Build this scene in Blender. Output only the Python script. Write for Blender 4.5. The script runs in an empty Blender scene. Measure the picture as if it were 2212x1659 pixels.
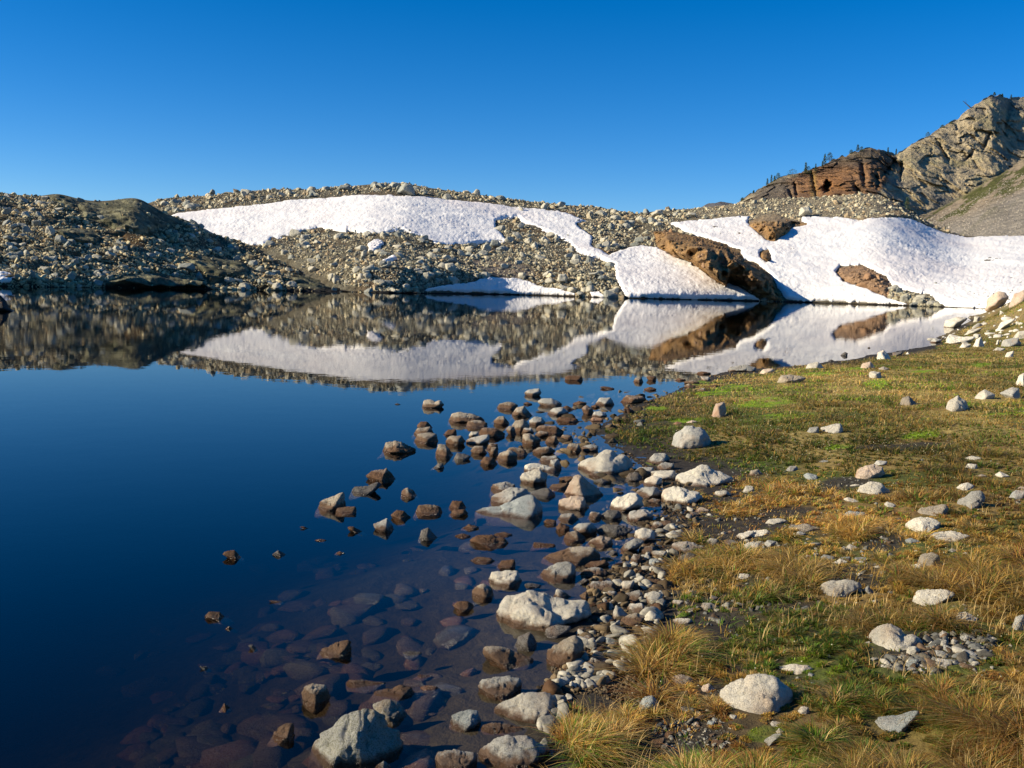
import bpy, math, random
import numpy as np
random.seed(7); RNG = np.random.default_rng(11)
scene = bpy.context.scene
COL = scene.collection
# ------------------------------------------------------------------ camera
CAM = np.array([0.0, 0.0, 1.8]); F = 2150.0; PITCH = math.atan(212.5/2150); ROLL = 0.027
fw = np.array([0, math.cos(PITCH), -math.sin(PITCH)]); r0 = np.array([1.0, 0, 0]); u0 = np.array([0, math.sin(PITCH), math.cos(PITCH)])
rt = math.cos(ROLL)*r0 + math.sin(ROLL)*u0; up = -math.sin(ROLL)*r0 + math.cos(ROLL)*u0
cd = bpy.data.cameras.new('camera'); co = bpy.data.objects.new('camera', cd); COL.objects.link(co)
from mathutils import Matrix, Vector
m = Matrix.Identity(4)
for i in range(3):
    m[i][0] = rt[i]; m[i][1] = up[i]; m[i][2] = -fw[i]; m[i][3] = CAM[i]
co.matrix_world = m
cd.sensor_width = 36.0; cd.lens = 36.0*F/2212; cd.clip_start = 0.05; cd.clip_end = 12000
scene.camera = co

def ray(px, py):
    px = np.asarray(px, float); py = np.asarray(py, float)
    a = ((px-1106)/F)[..., None]; b = (-(py-829.5)/F)[..., None]
    return fw + a*rt + b*up
def project(P):
    d = P-CAM; t = d@fw
    return 1106+F*(d@rt)/t, 829.5-F*(d@up)/t
# ------------------------------------------------------------------ noise
def _h(ix, iy, iz, s):
    n = (ix*374761393 + iy*668265263 + iz*2147483647 + s*974634777) & 0xffffffff
    n = ((n ^ (n >> 13))*1274126177) & 0xffffffff
    n = ((n ^ (n >> 16))*2246822519) & 0xffffffff
    return ((n ^ (n >> 15)) & 0xffffff)/16777216.0
def noise(P, s=0):
    P = np.asarray(P, float)
    i = np.floor(P).astype(np.int64); f = P-i; f = f*f*f*(f*(f*6-15)+10)
    x, y, z = i[..., 0], i[..., 1], i[..., 2]; fx, fy, fz = f[..., 0], f[..., 1], f[..., 2]
    r = 0
    for dx in (0, 1):
        for dy in (0, 1):
            for dz in (0, 1):
                w = (fx if dx else 1-fx)*(fy if dy else 1-fy)*(fz if dz else 1-fz)
                r = r+w*_h(x+dx, y+dy, z+dz, s)
    return r*2-1
def fbm(P, o=4, s=0, lac=2.03, g=0.5):
    r = 0; a = 1; t = 0; P = np.asarray(P, float)
    for k in range(o):
        r = r+a*noise(P, s+k*17); t += a; P = P*lac+3.7; a *= g
    return r/t
def ridged(P, o=4, s=0, g=0.5):
    r = 0; a = 1; t = 0; P = np.asarray(P, float)
    for k in range(o):
        r = r+a*(1-2*np.abs(noise(P, s+k*17))); t += a; P = P*2.03+3.7; a *= g
    return r/t
def xy0(x, y, sc=1.0):
    return np.stack([np.asarray(x)*sc, np.asarray(y)*sc, np.zeros_like(np.asarray(x, float))], -1)
def sstep(a, b, x):
    t = np.clip((x-a)/(b-a), 0, 1); return t*t*(3-2*t)
def sdf(px, py, poly):
    """signed distance to a closed polygon, positive inside"""
    poly = np.asarray(poly, float); n = len(poly)
    d2 = np.full(np.shape(px), 1e18); ins = np.zeros(np.shape(px), bool)
    for i in range(n):
        ax, ay = poly[i]; bx, by = poly[(i+1) % n]
        ex, ey = bx-ax, by-ay; wx, wy = px-ax, py-ay
        t = np.clip((wx*ex+wy*ey)/(ex*ex+ey*ey+1e-12), 0, 1)
        d2 = np.minimum(d2, (wx-ex*t)**2+(wy-ey*t)**2)
        if by != ay:
            c = (ay > py) != (by > py)
            ins ^= c & (px < ex*(py-ay)/(by-ay)+ax)
    d = np.sqrt(d2); return np.where(ins, d, -d)
def zpoly(s, x0=0, y0=0, k=1):
    return [(x0+k*float(a.split(',')[0]), y0+k*float(a.split(',')[1])) for a in s.split()]
R1 = (0, 358.4, .3472); R2 = (725.4, 358.4, .3472); R3 = (1444, 170.7, .3497); R4 = (768, 768, .3087); R5 = (1408, 725.4, .36345)
R6 = (597.4, 1147, .3087); R7 = (1194.8, 1147, .30865); R8 = (1700, 1147, .3087); R9 = (0, 1147, .3087); R10 = (0, 802.2, .3858)
RC = (1450.8, 239, .34413); RD = (1280, 358.4, .2315)
# ------------------------------------------------------------------ mesh helpers
def fast_mesh(name, verts, faces, smooth=True, col=None, mats=(), link=True):
    """faces: list of (n,k) integer arrays"""
    me = bpy.data.meshes.new(name)
    verts = np.ascontiguousarray(verts, dtype=np.float32)
    me.vertices.add(len(verts)); me.vertices.foreach_set('co', verts.ravel())
    lo = np.concatenate([f.ravel() for f in faces]).astype(np.int32)
    cnt = np.concatenate([np.full(len(f), f.shape[1], np.int32) for f in faces])
    st = np.concatenate([[0], np.cumsum(cnt)[:-1]]).astype(np.int32)
    me.loops.add(len(lo)); me.loops.foreach_set('vertex_index', lo)
    me.polygons.add(len(cnt)); me.polygons.foreach_set('loop_start', st)
    me.polygons.foreach_set('use_smooth', np.full(len(cnt), bool(smooth)))
    me.update(calc_edges=True)
    if col is not None:
        a = me.color_attributes.new('Col', 'FLOAT_COLOR', 'POINT')
        c = np.ones((len(verts), 4), np.float32); c[:, :col.shape[1]] = col
        a.data.foreach_set('color', c.ravel())
    for mt in mats: me.materials.append(mt)
    return me
def link(name, me, parent=None, label=None, cat=None, group=None, kind=None, loc=(0, 0, 0)):
    o = bpy.data.objects.new(name, me); COL.objects.link(o); o.location = loc
    if parent: o.parent = parent
    if label: o['label'] = label
    if cat: o['category'] = cat
    if group: o['group'] = group
    if kind: o['kind'] = kind
    return o
def grid_faces(nr, nc, keep=None):
    i = np.arange(nr*nc).reshape(nr, nc)
    f = np.stack([i[:-1, :-1], i[:-1, 1:], i[1:, 1:], i[1:, :-1]], -1).reshape(-1, 4)
    if keep is not None: f = f[keep.reshape(-1)]
    return f
def compact(V, f, *extra):
    used = np.zeros(len(V), bool); used[f.ravel()] = True
    idx = np.cumsum(used)-1
    return (V[used], idx[f]) + tuple(e[used] for e in extra)
# ------------------------------------------------------------------ materials
def srgb(r, g, b):
    f = lambda c: ((c/255)/12.92 if c/255 <= .04045 else ((c/255+.055)/1.055)**2.4)
    return (f(r), f(g), f(b), 1)
class NT:
    def __init__(s, name):
        s.m = bpy.data.materials.new(name); s.m.use_nodes = True; s.n = s.m.node_tree; s.n.nodes.clear()
        s.out = s.n.nodes.new('ShaderNodeOutputMaterial')
        s.b = s.n.nodes.new('ShaderNodeBsdfPrincipled'); s.n.links.new(s.b.outputs[0], s.out.inputs['Surface'])
        s.b.inputs['Specular IOR Level'].default_value = 0.25
    def N(s, t, **kw):
        n = s.n.nodes.new('ShaderNode'+t)
        for k, v in kw.items():
            if k in n.inputs: s.L(v, n.inputs[k])
            else: setattr(n, k, v)
        return n
    def L(s, v, i):
        if isinstance(v, bpy.types.NodeSocket): s.n.links.new(v, i)
        else: i.default_value = v
    def noise(s, vec, scale, detail=4, rough=.55, dist=0):
        n = s.N('TexNoise'); s.L(vec, n.inputs['Vector']); n.inputs['Scale'].default_value = scale
        n.inputs['Detail'].default_value = detail; n.inputs['Roughness'].default_value = rough; n.inputs['Distortion'].default_value = dist
        return n.outputs['Fac']
    def ramp(s, fac, a, b, c0=(0, 0, 0, 1), c1=(1, 1, 1, 1)):
        n = s.N('ValToRGB'); s.L(fac, n.inputs[0]); e = n.color_ramp.elements
        e[0].position = a; e[0].color = c0; e[1].position = b; e[1].color = c1
        return n.outputs[0]
    def mix(s, f, a, b, t='MIX'):
        n = s.N('Mix', data_type='RGBA', blend_type=t); s.L(f, n.inputs[0]); s.L(a, n.inputs[6]); s.L(b, n.inputs[7]); return n.outputs[2]
    def math(s, op, a, b=0.0, clamp=False):
        n = s.N('Math', operation=op, use_clamp=clamp); s.L(a, n.inputs[0]); s.L(b, n.inputs[1]); return n.outputs[0]
    def bump(s, h, dist, strength=1.0, prev=None):
        n = s.N('Bump'); s.L(h, n.inputs['Height']); n.inputs['Distance'].default_value = dist; n.inputs['Strength'].default_value = strength
        if prev is not None: s.L(prev, n.inputs['Normal'])
        return n.outputs[0]
MATS = {}
def rock_mat(name, base, dark, speck=.5, stain=None, stain_h=0.0, rough=.85, scale=1.0, warm=(0.30, 0.15, 0.06, 1), wet=False):
    """granite: mottled base, fine black and pale crystals, warm lichen patches, brown tide mark with a wet lip"""
    if name in MATS: return MATS[name]
    t = NT(name); geo = t.N('NewGeometry'); pos = geo.outputs['Position']; oi = t.N('ObjectInfo')
    big = t.noise(pos, 6*scale, 4, .6); mid = t.noise(pos, 28*scale, 5, .65); fine = t.noise(pos, 170*scale, 2, .6)
    c = t.mix(t.ramp(big, .34, .68), base, dark)
    c = t.mix(t.math('MULTIPLY', t.ramp(mid, .52, .72), .45), c, tuple(min(1, x*.42) for x in dark[:3])+(1,))
    c = t.mix(t.math('MULTIPLY', t.ramp(fine, .56, .66), speck), c, (.03, .03, .028, 1))
    c = t.mix(t.math('MULTIPLY', t.ramp(fine, .46, .38), speck*.5), c, (.75, .72, .64, 1))
    lich = t.noise(pos, 3.3*scale, 3, .6)
    c = t.mix(t.math('MULTIPLY', t.ramp(lich, .55, .72), .45), c, warm)
    v = t.math('MULTIPLY_ADD', oi.outputs['Random'], .45); v.node.inputs[2].default_value = .76
    hs = t.N('HueSaturation'); t.L(c, hs.inputs['Color']); t.L(v, hs.inputs['Value'])
    c = hs.outputs[0]; r = rough
    sep = t.N('SeparateXYZ'); t.L(pos, sep.inputs[0]); z = sep.outputs[2]
    if stain:
        h = t.math('MULTIPLY_ADD', t.noise(pos, 9, 4, .7), .12); h.node.inputs[2].default_value = stain_h-.06
        k = t.math('SUBTRACT', h, z); k = t.math('MULTIPLY', k, 40.0, True)
        c = t.mix(t.math('MULTIPLY', k, .88), c, t.mix(mid, stain, tuple(x*.45 for x in stain[:3])+(1,)))
    wetm = t.math('MULTIPLY', t.math('SUBTRACT', .022, z), 90.0, True)
    c = t.mix(t.math('MULTIPLY', wetm, .55), c, t.mix(1.0, c, (.35, .27, .2, 1), 'MULTIPLY'))
    rr = t.N('MapRange'); t.L(wetm, rr.inputs[0]); rr.inputs[3].default_value = rough; rr.inputs[4].default_value = .18
    t.L(rr.outputs[0], t.b.inputs['Roughness'])
    if wet: t.b.inputs['Roughness'].default_value = .4
    t.L(c, t.b.inputs['Base Color'])
    crack = t.noise(pos, 16*scale, 9, .78, .4)
    n1 = t.bump(crack, .05/scale, .9); n2 = t.bump(fine, .005/scale, .8, n1)
    t.L(n2, t.b.inputs['Normal'])
    MATS[name] = t.m; return t.m
STAIN = (.15, .072, .03, 1)
RM = {
 'w': rock_mat('granite_white', (.66, .59, .44, 1), (.44, .40, .31, 1), .65, STAIN, .035),
 'g': rock_mat('granite_grey', (.37, .35, .29, 1), (.24, .235, .20, 1), .6, STAIN, .05),
 't': rock_mat('granite_tan', (.38, .30, .19, 1), (.22, .17, .11, 1), .5, STAIN, .07),
 'b': rock_mat('brown_rock', (.20, .12, .065, 1), (.12, .07, .04, 1), .35, STAIN, .09),
 'd': rock_mat('dark_rock', (.085, .07, .055, 1), (.05, .043, .036, 1), .3),  # dark stone; also paints the shade on one grey rock lying in shadow
 's': rock_mat('blue_grey_rock', (.29, .32, .30, 1), (.18, .21, .20, 1), .5, STAIN, .03),
 'p': rock_mat('peach_granite', (.58, .42, .28, 1), (.40, .29, .19, 1), .5, STAIN, .03, warm=(.45, .2, .1, 1)),
 'c': rock_mat('coarse_granite', (.31, .30, .21, 1), (.19, .19, .135, 1), .8, STAIN, .02, warm=(.45, .26, .12, 1)),
 'k': rock_mat('shade_black_rock', (.018, .016, .014, 1), (.012, .011, .01, 1), .1),  # near-black colour paints the shade on the lake rock at the left edge
 'o': rock_mat('rust_rock', (.36, .17, .07, 1), (.2, .09, .04, 1), .3, STAIN, .02),
}
def attr_mat(name, rough=.9, bump=(), tint=None, spec=.2, vary=(30, .25), trans=0, objrand=False):
    t = NT(name); pos = t.N('NewGeometry').outputs['Position']
    a = t.N('Attribute', attribute_name='Col'); c = a.outputs['Color']
    nz = t.noise(pos, vary[0], 5, .6)
    k = t.ramp(nz, .25, .75, (1-vary[1],)*3+(1,), (1+vary[1],)*3+(1,))
    c = t.mix(1.0, c, k, 'MULTIPLY')
    t.L(c, t.b.inputs['Base Color']); t.b.inputs['Roughness'].default_value = rough; t.b.inputs['Specular IOR Level'].default_value = spec
    n = None
    for sc, d, st in bump:
        n = t.bump(t.noise(pos, sc, 6, .65, .3), d, st, n)
    if n is not None: t.L(n, t.b.inputs['Normal'])
    if trans:
        tr = t.N('BsdfTranslucent'); t.L(c, tr.inputs['Color'])
        mx = t.N('MixShader'); mx.inputs[0].default_value = trans
        t.n.links.new(t.b.outputs[0], mx.inputs[1]); t.n.links.new(tr.outputs[0], mx.inputs[2]); t.n.links.new(mx.outputs[0], t.out.inputs['Surface'])
    return t.m
M_hill = attr_mat('scree_slope', .95, ((.5, 1.2, .7), (2.5, .6, .9)), vary=(.9, .4))
M_cliff = attr_mat('cliff_rock', .95, ((.10, 9, .8), (.5, 2.2, 1.0)), vary=(.12, .35))
M_ground = attr_mat('shore_soil', .9, ((9, .03, .9), (60, .008, .8)), vary=(14, .45))
M_grass = attr_mat('grass_blades', .55, vary=(4, .18), spec=.25, trans=.35)
M_rubble = attr_mat('rubble_rock', .92, ((2.0, .25, .7),), vary=(1.5, .22))
M_pebble = attr_mat('pebble_rock', .75, ((60, .006, .8),), vary=(70, .3))
M_leaf = attr_mat('needles', .7, vary=(.4, .3))
M_bark = attr_mat('bark', .9, vary=(.4, .3))
# snow
t = NT('old_snow'); pos = t.N('NewGeometry').outputs['Position']
c = t.mix(t.ramp(t.noise(pos, .035, 4, .6), .42, .72), (.80, .785, .75, 1), (.75, .70, .665, 1))
c = t.mix(t.math('MULTIPLY', t.ramp(t.noise(pos, 1.3, 5, .7), .52, .8), .3), c, (.50, .47, .45, 1))
t.L(c, t.b.inputs['Base Color']); t.b.inputs['Roughness'].default_value = .75
t.L(t.bump(t.noise(pos, 2.2, 4, .6), .35, .5), t.b.inputs['Normal'])
M_snow = t.m
# water: fresnel mix of mirror and clear, absorbing volume below
t = NT('lake_water'); pos = t.N('NewGeometry').outputs['Position']
mp = t.N('Mapping'); t.L(pos, mp.inputs[0]); mp.inputs['Scale'].default_value = (1, 1, 1)
far = t.noise(mp.outputs[0], 1.6, 3, .5)
rip = t.noise(mp.outputs[0], 9.0, 2, .5)
msk = t.ramp(t.noise(pos, .09, 2, .5), .40, .62)
b1 = t.bump(far, .0015, .5); b2n = t.N('Bump'); t.L(rip, b2n.inputs['Height']); b2n.inputs['Distance'].default_value = .0007
t.L(t.math('MULTIPLY', msk, .6), b2n.inputs['Strength']); t.L(b1, b2n.inputs['Normal']); nrm = b2n.outputs[0]
gl = t.N('BsdfGlossy'); gl.inputs['Roughness'].default_value = .007; t.L(nrm, gl.inputs['Normal'])
tp = t.N('BsdfTransparent'); fr = t.N('Fresnel'); fr.inputs[0].default_value = 1.31; t.L(nrm, fr.inputs['Normal'])
# the underside lets light out: it is not bent here, so the Fresnel of the way in already counted
bf = t.N('NewGeometry').outputs['Backfacing']; mx = t.N('MixShader'); t.L(t.math('MULTIPLY', fr.outputs[0], t.math('SUBTRACT', 1.0, bf)), mx.inputs[0]); t.n.links.new(tp.outputs[0], mx.inputs[1]); t.n.links.new(gl.outputs[0], mx.inputs[2])
t.n.links.new(mx.outputs[0], t.out.inputs['Surface'])
va = t.N('VolumeAbsorption'); va.inputs['Color'].default_value = (.50, .46, .30, 1); va.inputs['Density'].default_value = 3.5
t.n.links.new(va.outputs[0], t.out.inputs['Volume'])
M_water = t.m
# ------------------------------------------------------------------ far shore, in layers built at their real distances
WL = np.array([(-900, 590), (-300, 608), (0, 619), (174, 620.5), (347, 622.5), (521, 625.5), (768, 631), (899, 634.4), (1072, 634.4), (1246, 641), (1350, 645), (1444, 646.5), (1640, 650.5), (1696, 651.5), (1898, 658.5), (2108, 665.5), (2500, 682), (3200, 705)])
BC = np.array([(-900, 470), (0, 462), (250, 462), (323, 438), (347, 429.6), (382, 426), (451, 422.6), (521, 414), (590, 409), (660, 410), (729, 405), (768, 401), (812, 397), (875, 396), (934, 407), (1003, 416), (1072, 426), (1142, 435), (1211, 442), (1281, 447), (1350, 457), (1376, 463), (1420, 455), (1493, 451), (1584, 441), (1654, 431), (1724, 428), (1794, 425), (1864, 418), (1899, 421), (1934, 437), (1958, 451), (1986, 468), (2021, 489), (2056, 503), (2091, 511), (2143, 510), (2300, 512), (3200, 560)])
CC = np.array([(-900, 390), (-300, 405), (0, 415.7), (52, 422.6), (87, 424), (121, 417), (146, 422.6), (174, 431), (208, 434.8), (243, 433), (271, 428), (299, 426.8), (319, 438), (340, 452), (361, 462.5), (382, 469.5), (417, 480), (451, 500.7), (486, 514.6), (521, 521.6), (555, 535.5), (590, 546), (625, 563), (660, 580.6), (680, 591), (729, 611), (790, 618), (850, 627), (900, 634)])
WL0 = WL
def tw(px, py):
    d = ray(px, py); return -CAM[2]/d[..., 2]
def ipol(T, x): return np.interp(x, T[:, 0], T[:, 1])
_gx = np.arange(-900, 3201, 10.); _gt = tw(_gx, np.interp(_gx, WL[:, 0], WL[:, 1]))
def smooth(a, sg):
    k = np.exp(-.5*(np.arange(-3*sg, 3*sg+1)/sg)**2); k /= k.sum(); n = len(k)//2
    return np.convolve(np.pad(a, n, 'edge'), k, 'valid')
_gt = smooth(_gt, 11)
BC, CC = [np.stack([np.arange(T[0, 0], T[-1, 0], 2.), smooth(np.interp(np.arange(T[0, 0], T[-1, 0], 2.), T[:, 0], T[:, 1]), 6)], -1) for T in (BC, CC)]
# waterline rows that belong to the smoothed shore distances
_d0 = ray(_gx, 0*_gx); _d1 = ray(_gx, 0*_gx+1000); _wz = -CAM[2]/_gt; WL = np.stack([_gx, (_wz-_d0[:, 2])/(_d1[:, 2]-_d0[:, 2])*1000], -1)
TCB = np.array([(-900, 290), (300, 290), (1350, 300), (1700, 320), (1900, 320), (2108, 300), (3200, 290)])
TCB = np.stack([_gx, smooth(np.interp(_gx, TCB[:, 0], TCB[:, 1]), 12)], -1)
NF_ = ((560, 70),)
snow1 = zpoly('1080,300 1300,270 1600,245 1800,215 2000,200', *R1) + zpoly('126,184 250,180 400,185 560,190 700,210 900,225 1100,255 1300,270 1430,290 1560,340 1500,370 1600,440 1590,500 1700,550 1830,505 1900,495 2000,510 2100,560 2212,595', *R2) + zpoly('150,1140 250,1225 340,1280 370,1262 450,1290 560,1357 0,1353', *R3) + zpoly('1800,815 1790,790 1740,700 1730,620 1640,570 1500,540 1450,480 1320,420 1200,370 1130,320 1060,320 1000,340 1000,390 1070,470 970,470 860,490 750,500 620,495 560,450 400,400 200,420 100,405 0,410', *R2) + zpoly('2000,390 1880,410 1800,445 1700,460 1640,500 1470,480 1200,430 1000,360', *R1)
snow2 = zpoly('530,775 700,740 860,720 960,690 1150,700 1250,740 1400,765 1490,790 1490,803 1300,796 1000,786 700,775', *R2)
snow2b = zpoly('1580,785 1640,778 1670,815 1590,812', *R2)
snow3 = zpoly('0,885 200,870 400,850 500,850 490,890 540,940 600,990 650,1005 700,970 760,920 860,900 820,880 830,845 1000,855 1050,850 1170,875 1250,860 1400,855 1500,865 1600,910 1700,950 1850,980 2000,970 2250,968 3500,990 3500,1430 1900,1408 1750,1398 1700,1380 1620,1325 1500,1310 1380,1270 1300,1200 1200,1140 1060,1155 1030,1190 1080,1250 1200,1290 1350,1350 1500,1393 800,1364 730,1358 650,1240 610,1190 550,1140 460,1100 430,1060 300,1010 150,960 50,910', *R3)
snow0 = zpoly('-200,670 0,668 70,680 112,722 60,735 -200,738', *R1)
snow4 = zpoly('200,490 240,462 290,465 300,490 260,520 205,525', *R2)
snow5 = zpoly('285,595 330,565 370,555 380,572 340,595 300,605', *R2)
def fit(pl): return [(x, y+float(np.interp(x, _gx, ipol(WL, _gx)-ipol(WL0, _gx)))*min(max(1-(float(ipol(WL0, x))-y)/60, 0), 1)+(1.6 if float(ipol(WL0, x))-y < 9 else 0)) for x, y in pl]
O1 = zpoly('560,610 650,600 750,600 850,625 960,660 1100,700 1250,745 1400,820 1420,870 1560,930 1640,1000 1700,1090 1750,1180 1790,1250 1590,1245 1400,1120 1290,1085 1250,1130 1150,1080 1000,970 900,880 740,830 600,760', *RD)
O2 = zpoly('1430,540 1500,500 1600,465 1720,455 1830,480 1960,510 2015,545 1860,560 1865,605 1790,655 1700,710 1640,700 1570,650 1480,590', *RD)
O3 = zpoly('1555,830 1580,790 1640,790 1675,850 1650,890 1620,900 1575,870', *RD)
O4 = zpoly('1030,1190 1060,1155 1200,1140 1300,1200 1380,1270 1350,1350 1200,1290 1080,1250', *R3)
O4b = zpoly('1350,1290 1500,1310 1620,1325 1715,1385 1500,1393 1350,1350', *R3)
O5 = zpoly('1150,860 1200,835 1250,855 1380,815 1440,805 1500,845 1440,862 1300,862 1250,880 1170,878', *R3)
MOR = zpoly('330,500 660,505 725,505 795,500 864,500 930,525 1024,535 1075,495 1095,470 1140,490 1230,530 1290,560 1320,590 1340,640 1250,655 1100,650 900,650 760,645 560,560')
snow1, snow2, snow2b, snow3, snow0, O1, O4, O4b = map(fit, (snow1, snow2, snow2b, snow3, snow0, O1, O4, O4b))
NOSE = zpoly('1246,487 1290,470 1350,470 1440,490 1420,530 1361,530 1316,545 1280,530')
def reliefB(px, py):
    P2 = xy0(px, py)
    r = 6*sstep(-10, 70, sdf(px, py, MOR)) + 1.5*sstep(-10, 30, sdf(px, py, NOSE))
    d = sdf(px, py, O1); rid = 1-np.abs(noise(P2/22, 5))
    r += np.where(d > 0, (9+12*sstep(1420, 1560, px)*(1-sstep(1600, 1700, px)))*sstep(0, 26, d)**.8*(.55+.6*rid), 0)
    # second nose of the outcrop: the crest runs down its left third so the far flank lies in shade
    cr = sdf(px, py, [(1430, 505), (1500, 512), (1545, 545), (1572, 620), (1566, 622), (1500, 575), (1440, 545)])
    r += 15*sstep(-4, 16, cr)*(d > 0)
    d = sdf(px, py, O2); r += np.where(d > 0, 11*sstep(0, 22, d)*(.5+.7*(1-np.abs(noise(P2/11, 8)))), 0)
    r += 5*sstep(0, 8, sdf(px, py, O3)) + 4*sstep(0, 14, sdf(px, py, O4)) + 3.0*sstep(0, 8, sdf(px, py, O5)) + 2.5*sstep(0, 8, sdf(px, py, O4b))
    return r
def tB(px, py):
    yb = ipol(WL, px); yc = ipol(BC, px); v = np.clip((yb-py)/(yb-yc), 0, 1.05)
    ts = tw(px, yb); ts = ts+28*sstep(860, 520, px)
    tc = ipol(TCB, px); g = v**1.55
    return ts+(tc-ts)*g, v
def posB(px, py, nz=True):
    t, v = tB(px, py); t = t-reliefB(px, py)*sstep(-.05, .32, v)*sstep(1.0, .93, v)
    P = CAM+t[..., None]*ray(px, py)
    if nz:
        w = sstep(0, .05, v)*sstep(1.0, .97, v)
        P[..., 2] += w*(fbm(P/9, 3, 31)*.8)
        inO = np.maximum(sstep(0, 5, sdf(px, py, O1)), np.maximum(sstep(0, 5, sdf(px, py, O2)), sstep(0, 4, sdf(px, py, O3))))
        Pw = P+1.6*np.stack([noise(P*.35, 1), noise(P*.35, 2), noise(P*.35, 3)], -1); I = np.floor(Pw*np.array([.42, .3, .55])).astype(np.int64); I2 = np.floor(Pw*1.05+5).astype(np.int64)
        blk = _h(I[..., 0], I[..., 1], I[..., 2], 4)*2.6+_h(I2[..., 0], I2[..., 1], I2[..., 2], 6)*1.1
        rough = ridged(P*np.array([.2, .2, .26]), 5, 77, .55)*2.4+blk-1.5
        P = P - (w*inO*rough)[..., None]*ray(px, py)
        P = P + (w*(1-inO)*fbm(P*.7, 3, 55)*.5)[..., None]*np.array([0, -1, .3])
    return P
SLAB1 = zpoly('250,190 350,170 500,208 600,225 780,200 860,197 920,230 1040,300 1130,345 1000,385 880,410 780,405 700,385 600,360 520,340 480,260 380,240', *R1)
SLAB2 = zpoly('340,400 460,385 620,400 640,440 600,495 480,490 400,470', *R1)
SLAB3 = zpoly('1150,590 1300,560 1450,575 1560,620 1540,700 1300,710 1250,660', *R1)
SLAB4 = zpoly('650,740 720,720 870,665 1000,680 1080,700 1280,720 1300,765 1000,772 670,772', *R1)
SLAB5 = zpoly('1800,690 1900,680 2100,720 2300,745 2500,772 1900,776 1830,740', *R1)
BROWNP = zpoly('650,420 800,410 960,395 940,440 900,470 930,520 860,520 760,470', *R1)
HUMP = zpoly('700,200 780,195 870,200 960,260 1080,330 1000,370 860,380 760,320', *R1)
SLABS = (SLAB1, SLAB2, SLAB3, SLAB4, SLAB5)
def posC(px, py, nz=True):
    yb = ipol(WL, px)+.5; yc = ipol(CC, px); v = np.clip((yb-py)/np.maximum(yb-yc, .5), 0, 1)
    ts = tw(px, yb); dd = 55*sstep(900, 760, px)*1.0+1
    t = ts+dd*v**1.5
    r = 0
    for s, a, w in ((SLAB1, 3, 13), (SLAB2, 3.5, 12), (SLAB3, 4, 14), (SLAB4, 2.6, 9), (SLAB5, 3, 9), (SLAB1, 0, 9)):
        r = r+a*sstep(0, w, sdf(px, py, s))
    r = r+4.5*np.exp(-((px-292)/48.)**2-((py-450)/34.)**2)+2*np.exp(-((px-175)/40.)**2-((py-445)/22.)**2)
    r = r+2*np.exp(-((px-60-(py-500)*.6)/110.)**2)*v
    t = t-r*sstep(0, .05, v)*sstep(1, .9, v)
    P = CAM+t[..., None]*ray(px, py)
    if nz:
        w = sstep(0, .04, v)*sstep(1.0, .96, v)
        P[..., 2] += w*fbm(P/6, 3, 131)*.9
        P = P + (w*(fbm(P*.5, 4, 155)*1.1))[..., None]*np.array([0, -1, .35])
    return P
AC = np.array([(1480, 470), (1560, 452), (1591, 440), (1619, 420.7), (1654, 399.8), (1689, 382), (1724, 373.5), (1752, 366.5), (1769, 359.5), (1794, 347), (1822, 336.8), (1846, 328), (1881, 319), (1909, 324.6), (1934, 333), (1951, 326), (1968, 312), (2003, 294.8), (2038, 272), (2066, 258), (2091, 233.6), (2115, 219.7), (2143, 205.7), (2164, 205.7), (2182, 212.7), (2212, 211), (2400, 190), (2800, 240), (3200, 330)])
RED = zpoly('1591,445 1654,400 1752,366 1769,359 1846,327 1881,318 1925,330 1940,350 1915,390 1900,412 1880,440 1700,440')
GULLY = [(1752, 368, 1764, 425, 6), (1862, 352, 1868, 400, 9), (1893, 372, 1896, 402, 8), (1716, 395, 1722, 425, 5), (1938, 340, 1905, 380, 6), (1948, 350, 1945, 390, 5), (2180, 215, 2170, 290, 10), (2088, 345, 2100, 330, 8), (2140, 285, 2125, 320, 7), (2028, 310, 2050, 350, 7), (1846, 400, 1862, 420, 7), (1705, 410, 1712, 428, 5)]
def scree_line(px):  # pixel row where the cliff foot meets the talus
    return np.interp(px, [1900, 1935, 1968, 2020, 2075, 2120, 2180, 2212, 2400, 3200], [470, 470, 468, 452, 424, 396, 362, 342, 290, 330])
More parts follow.
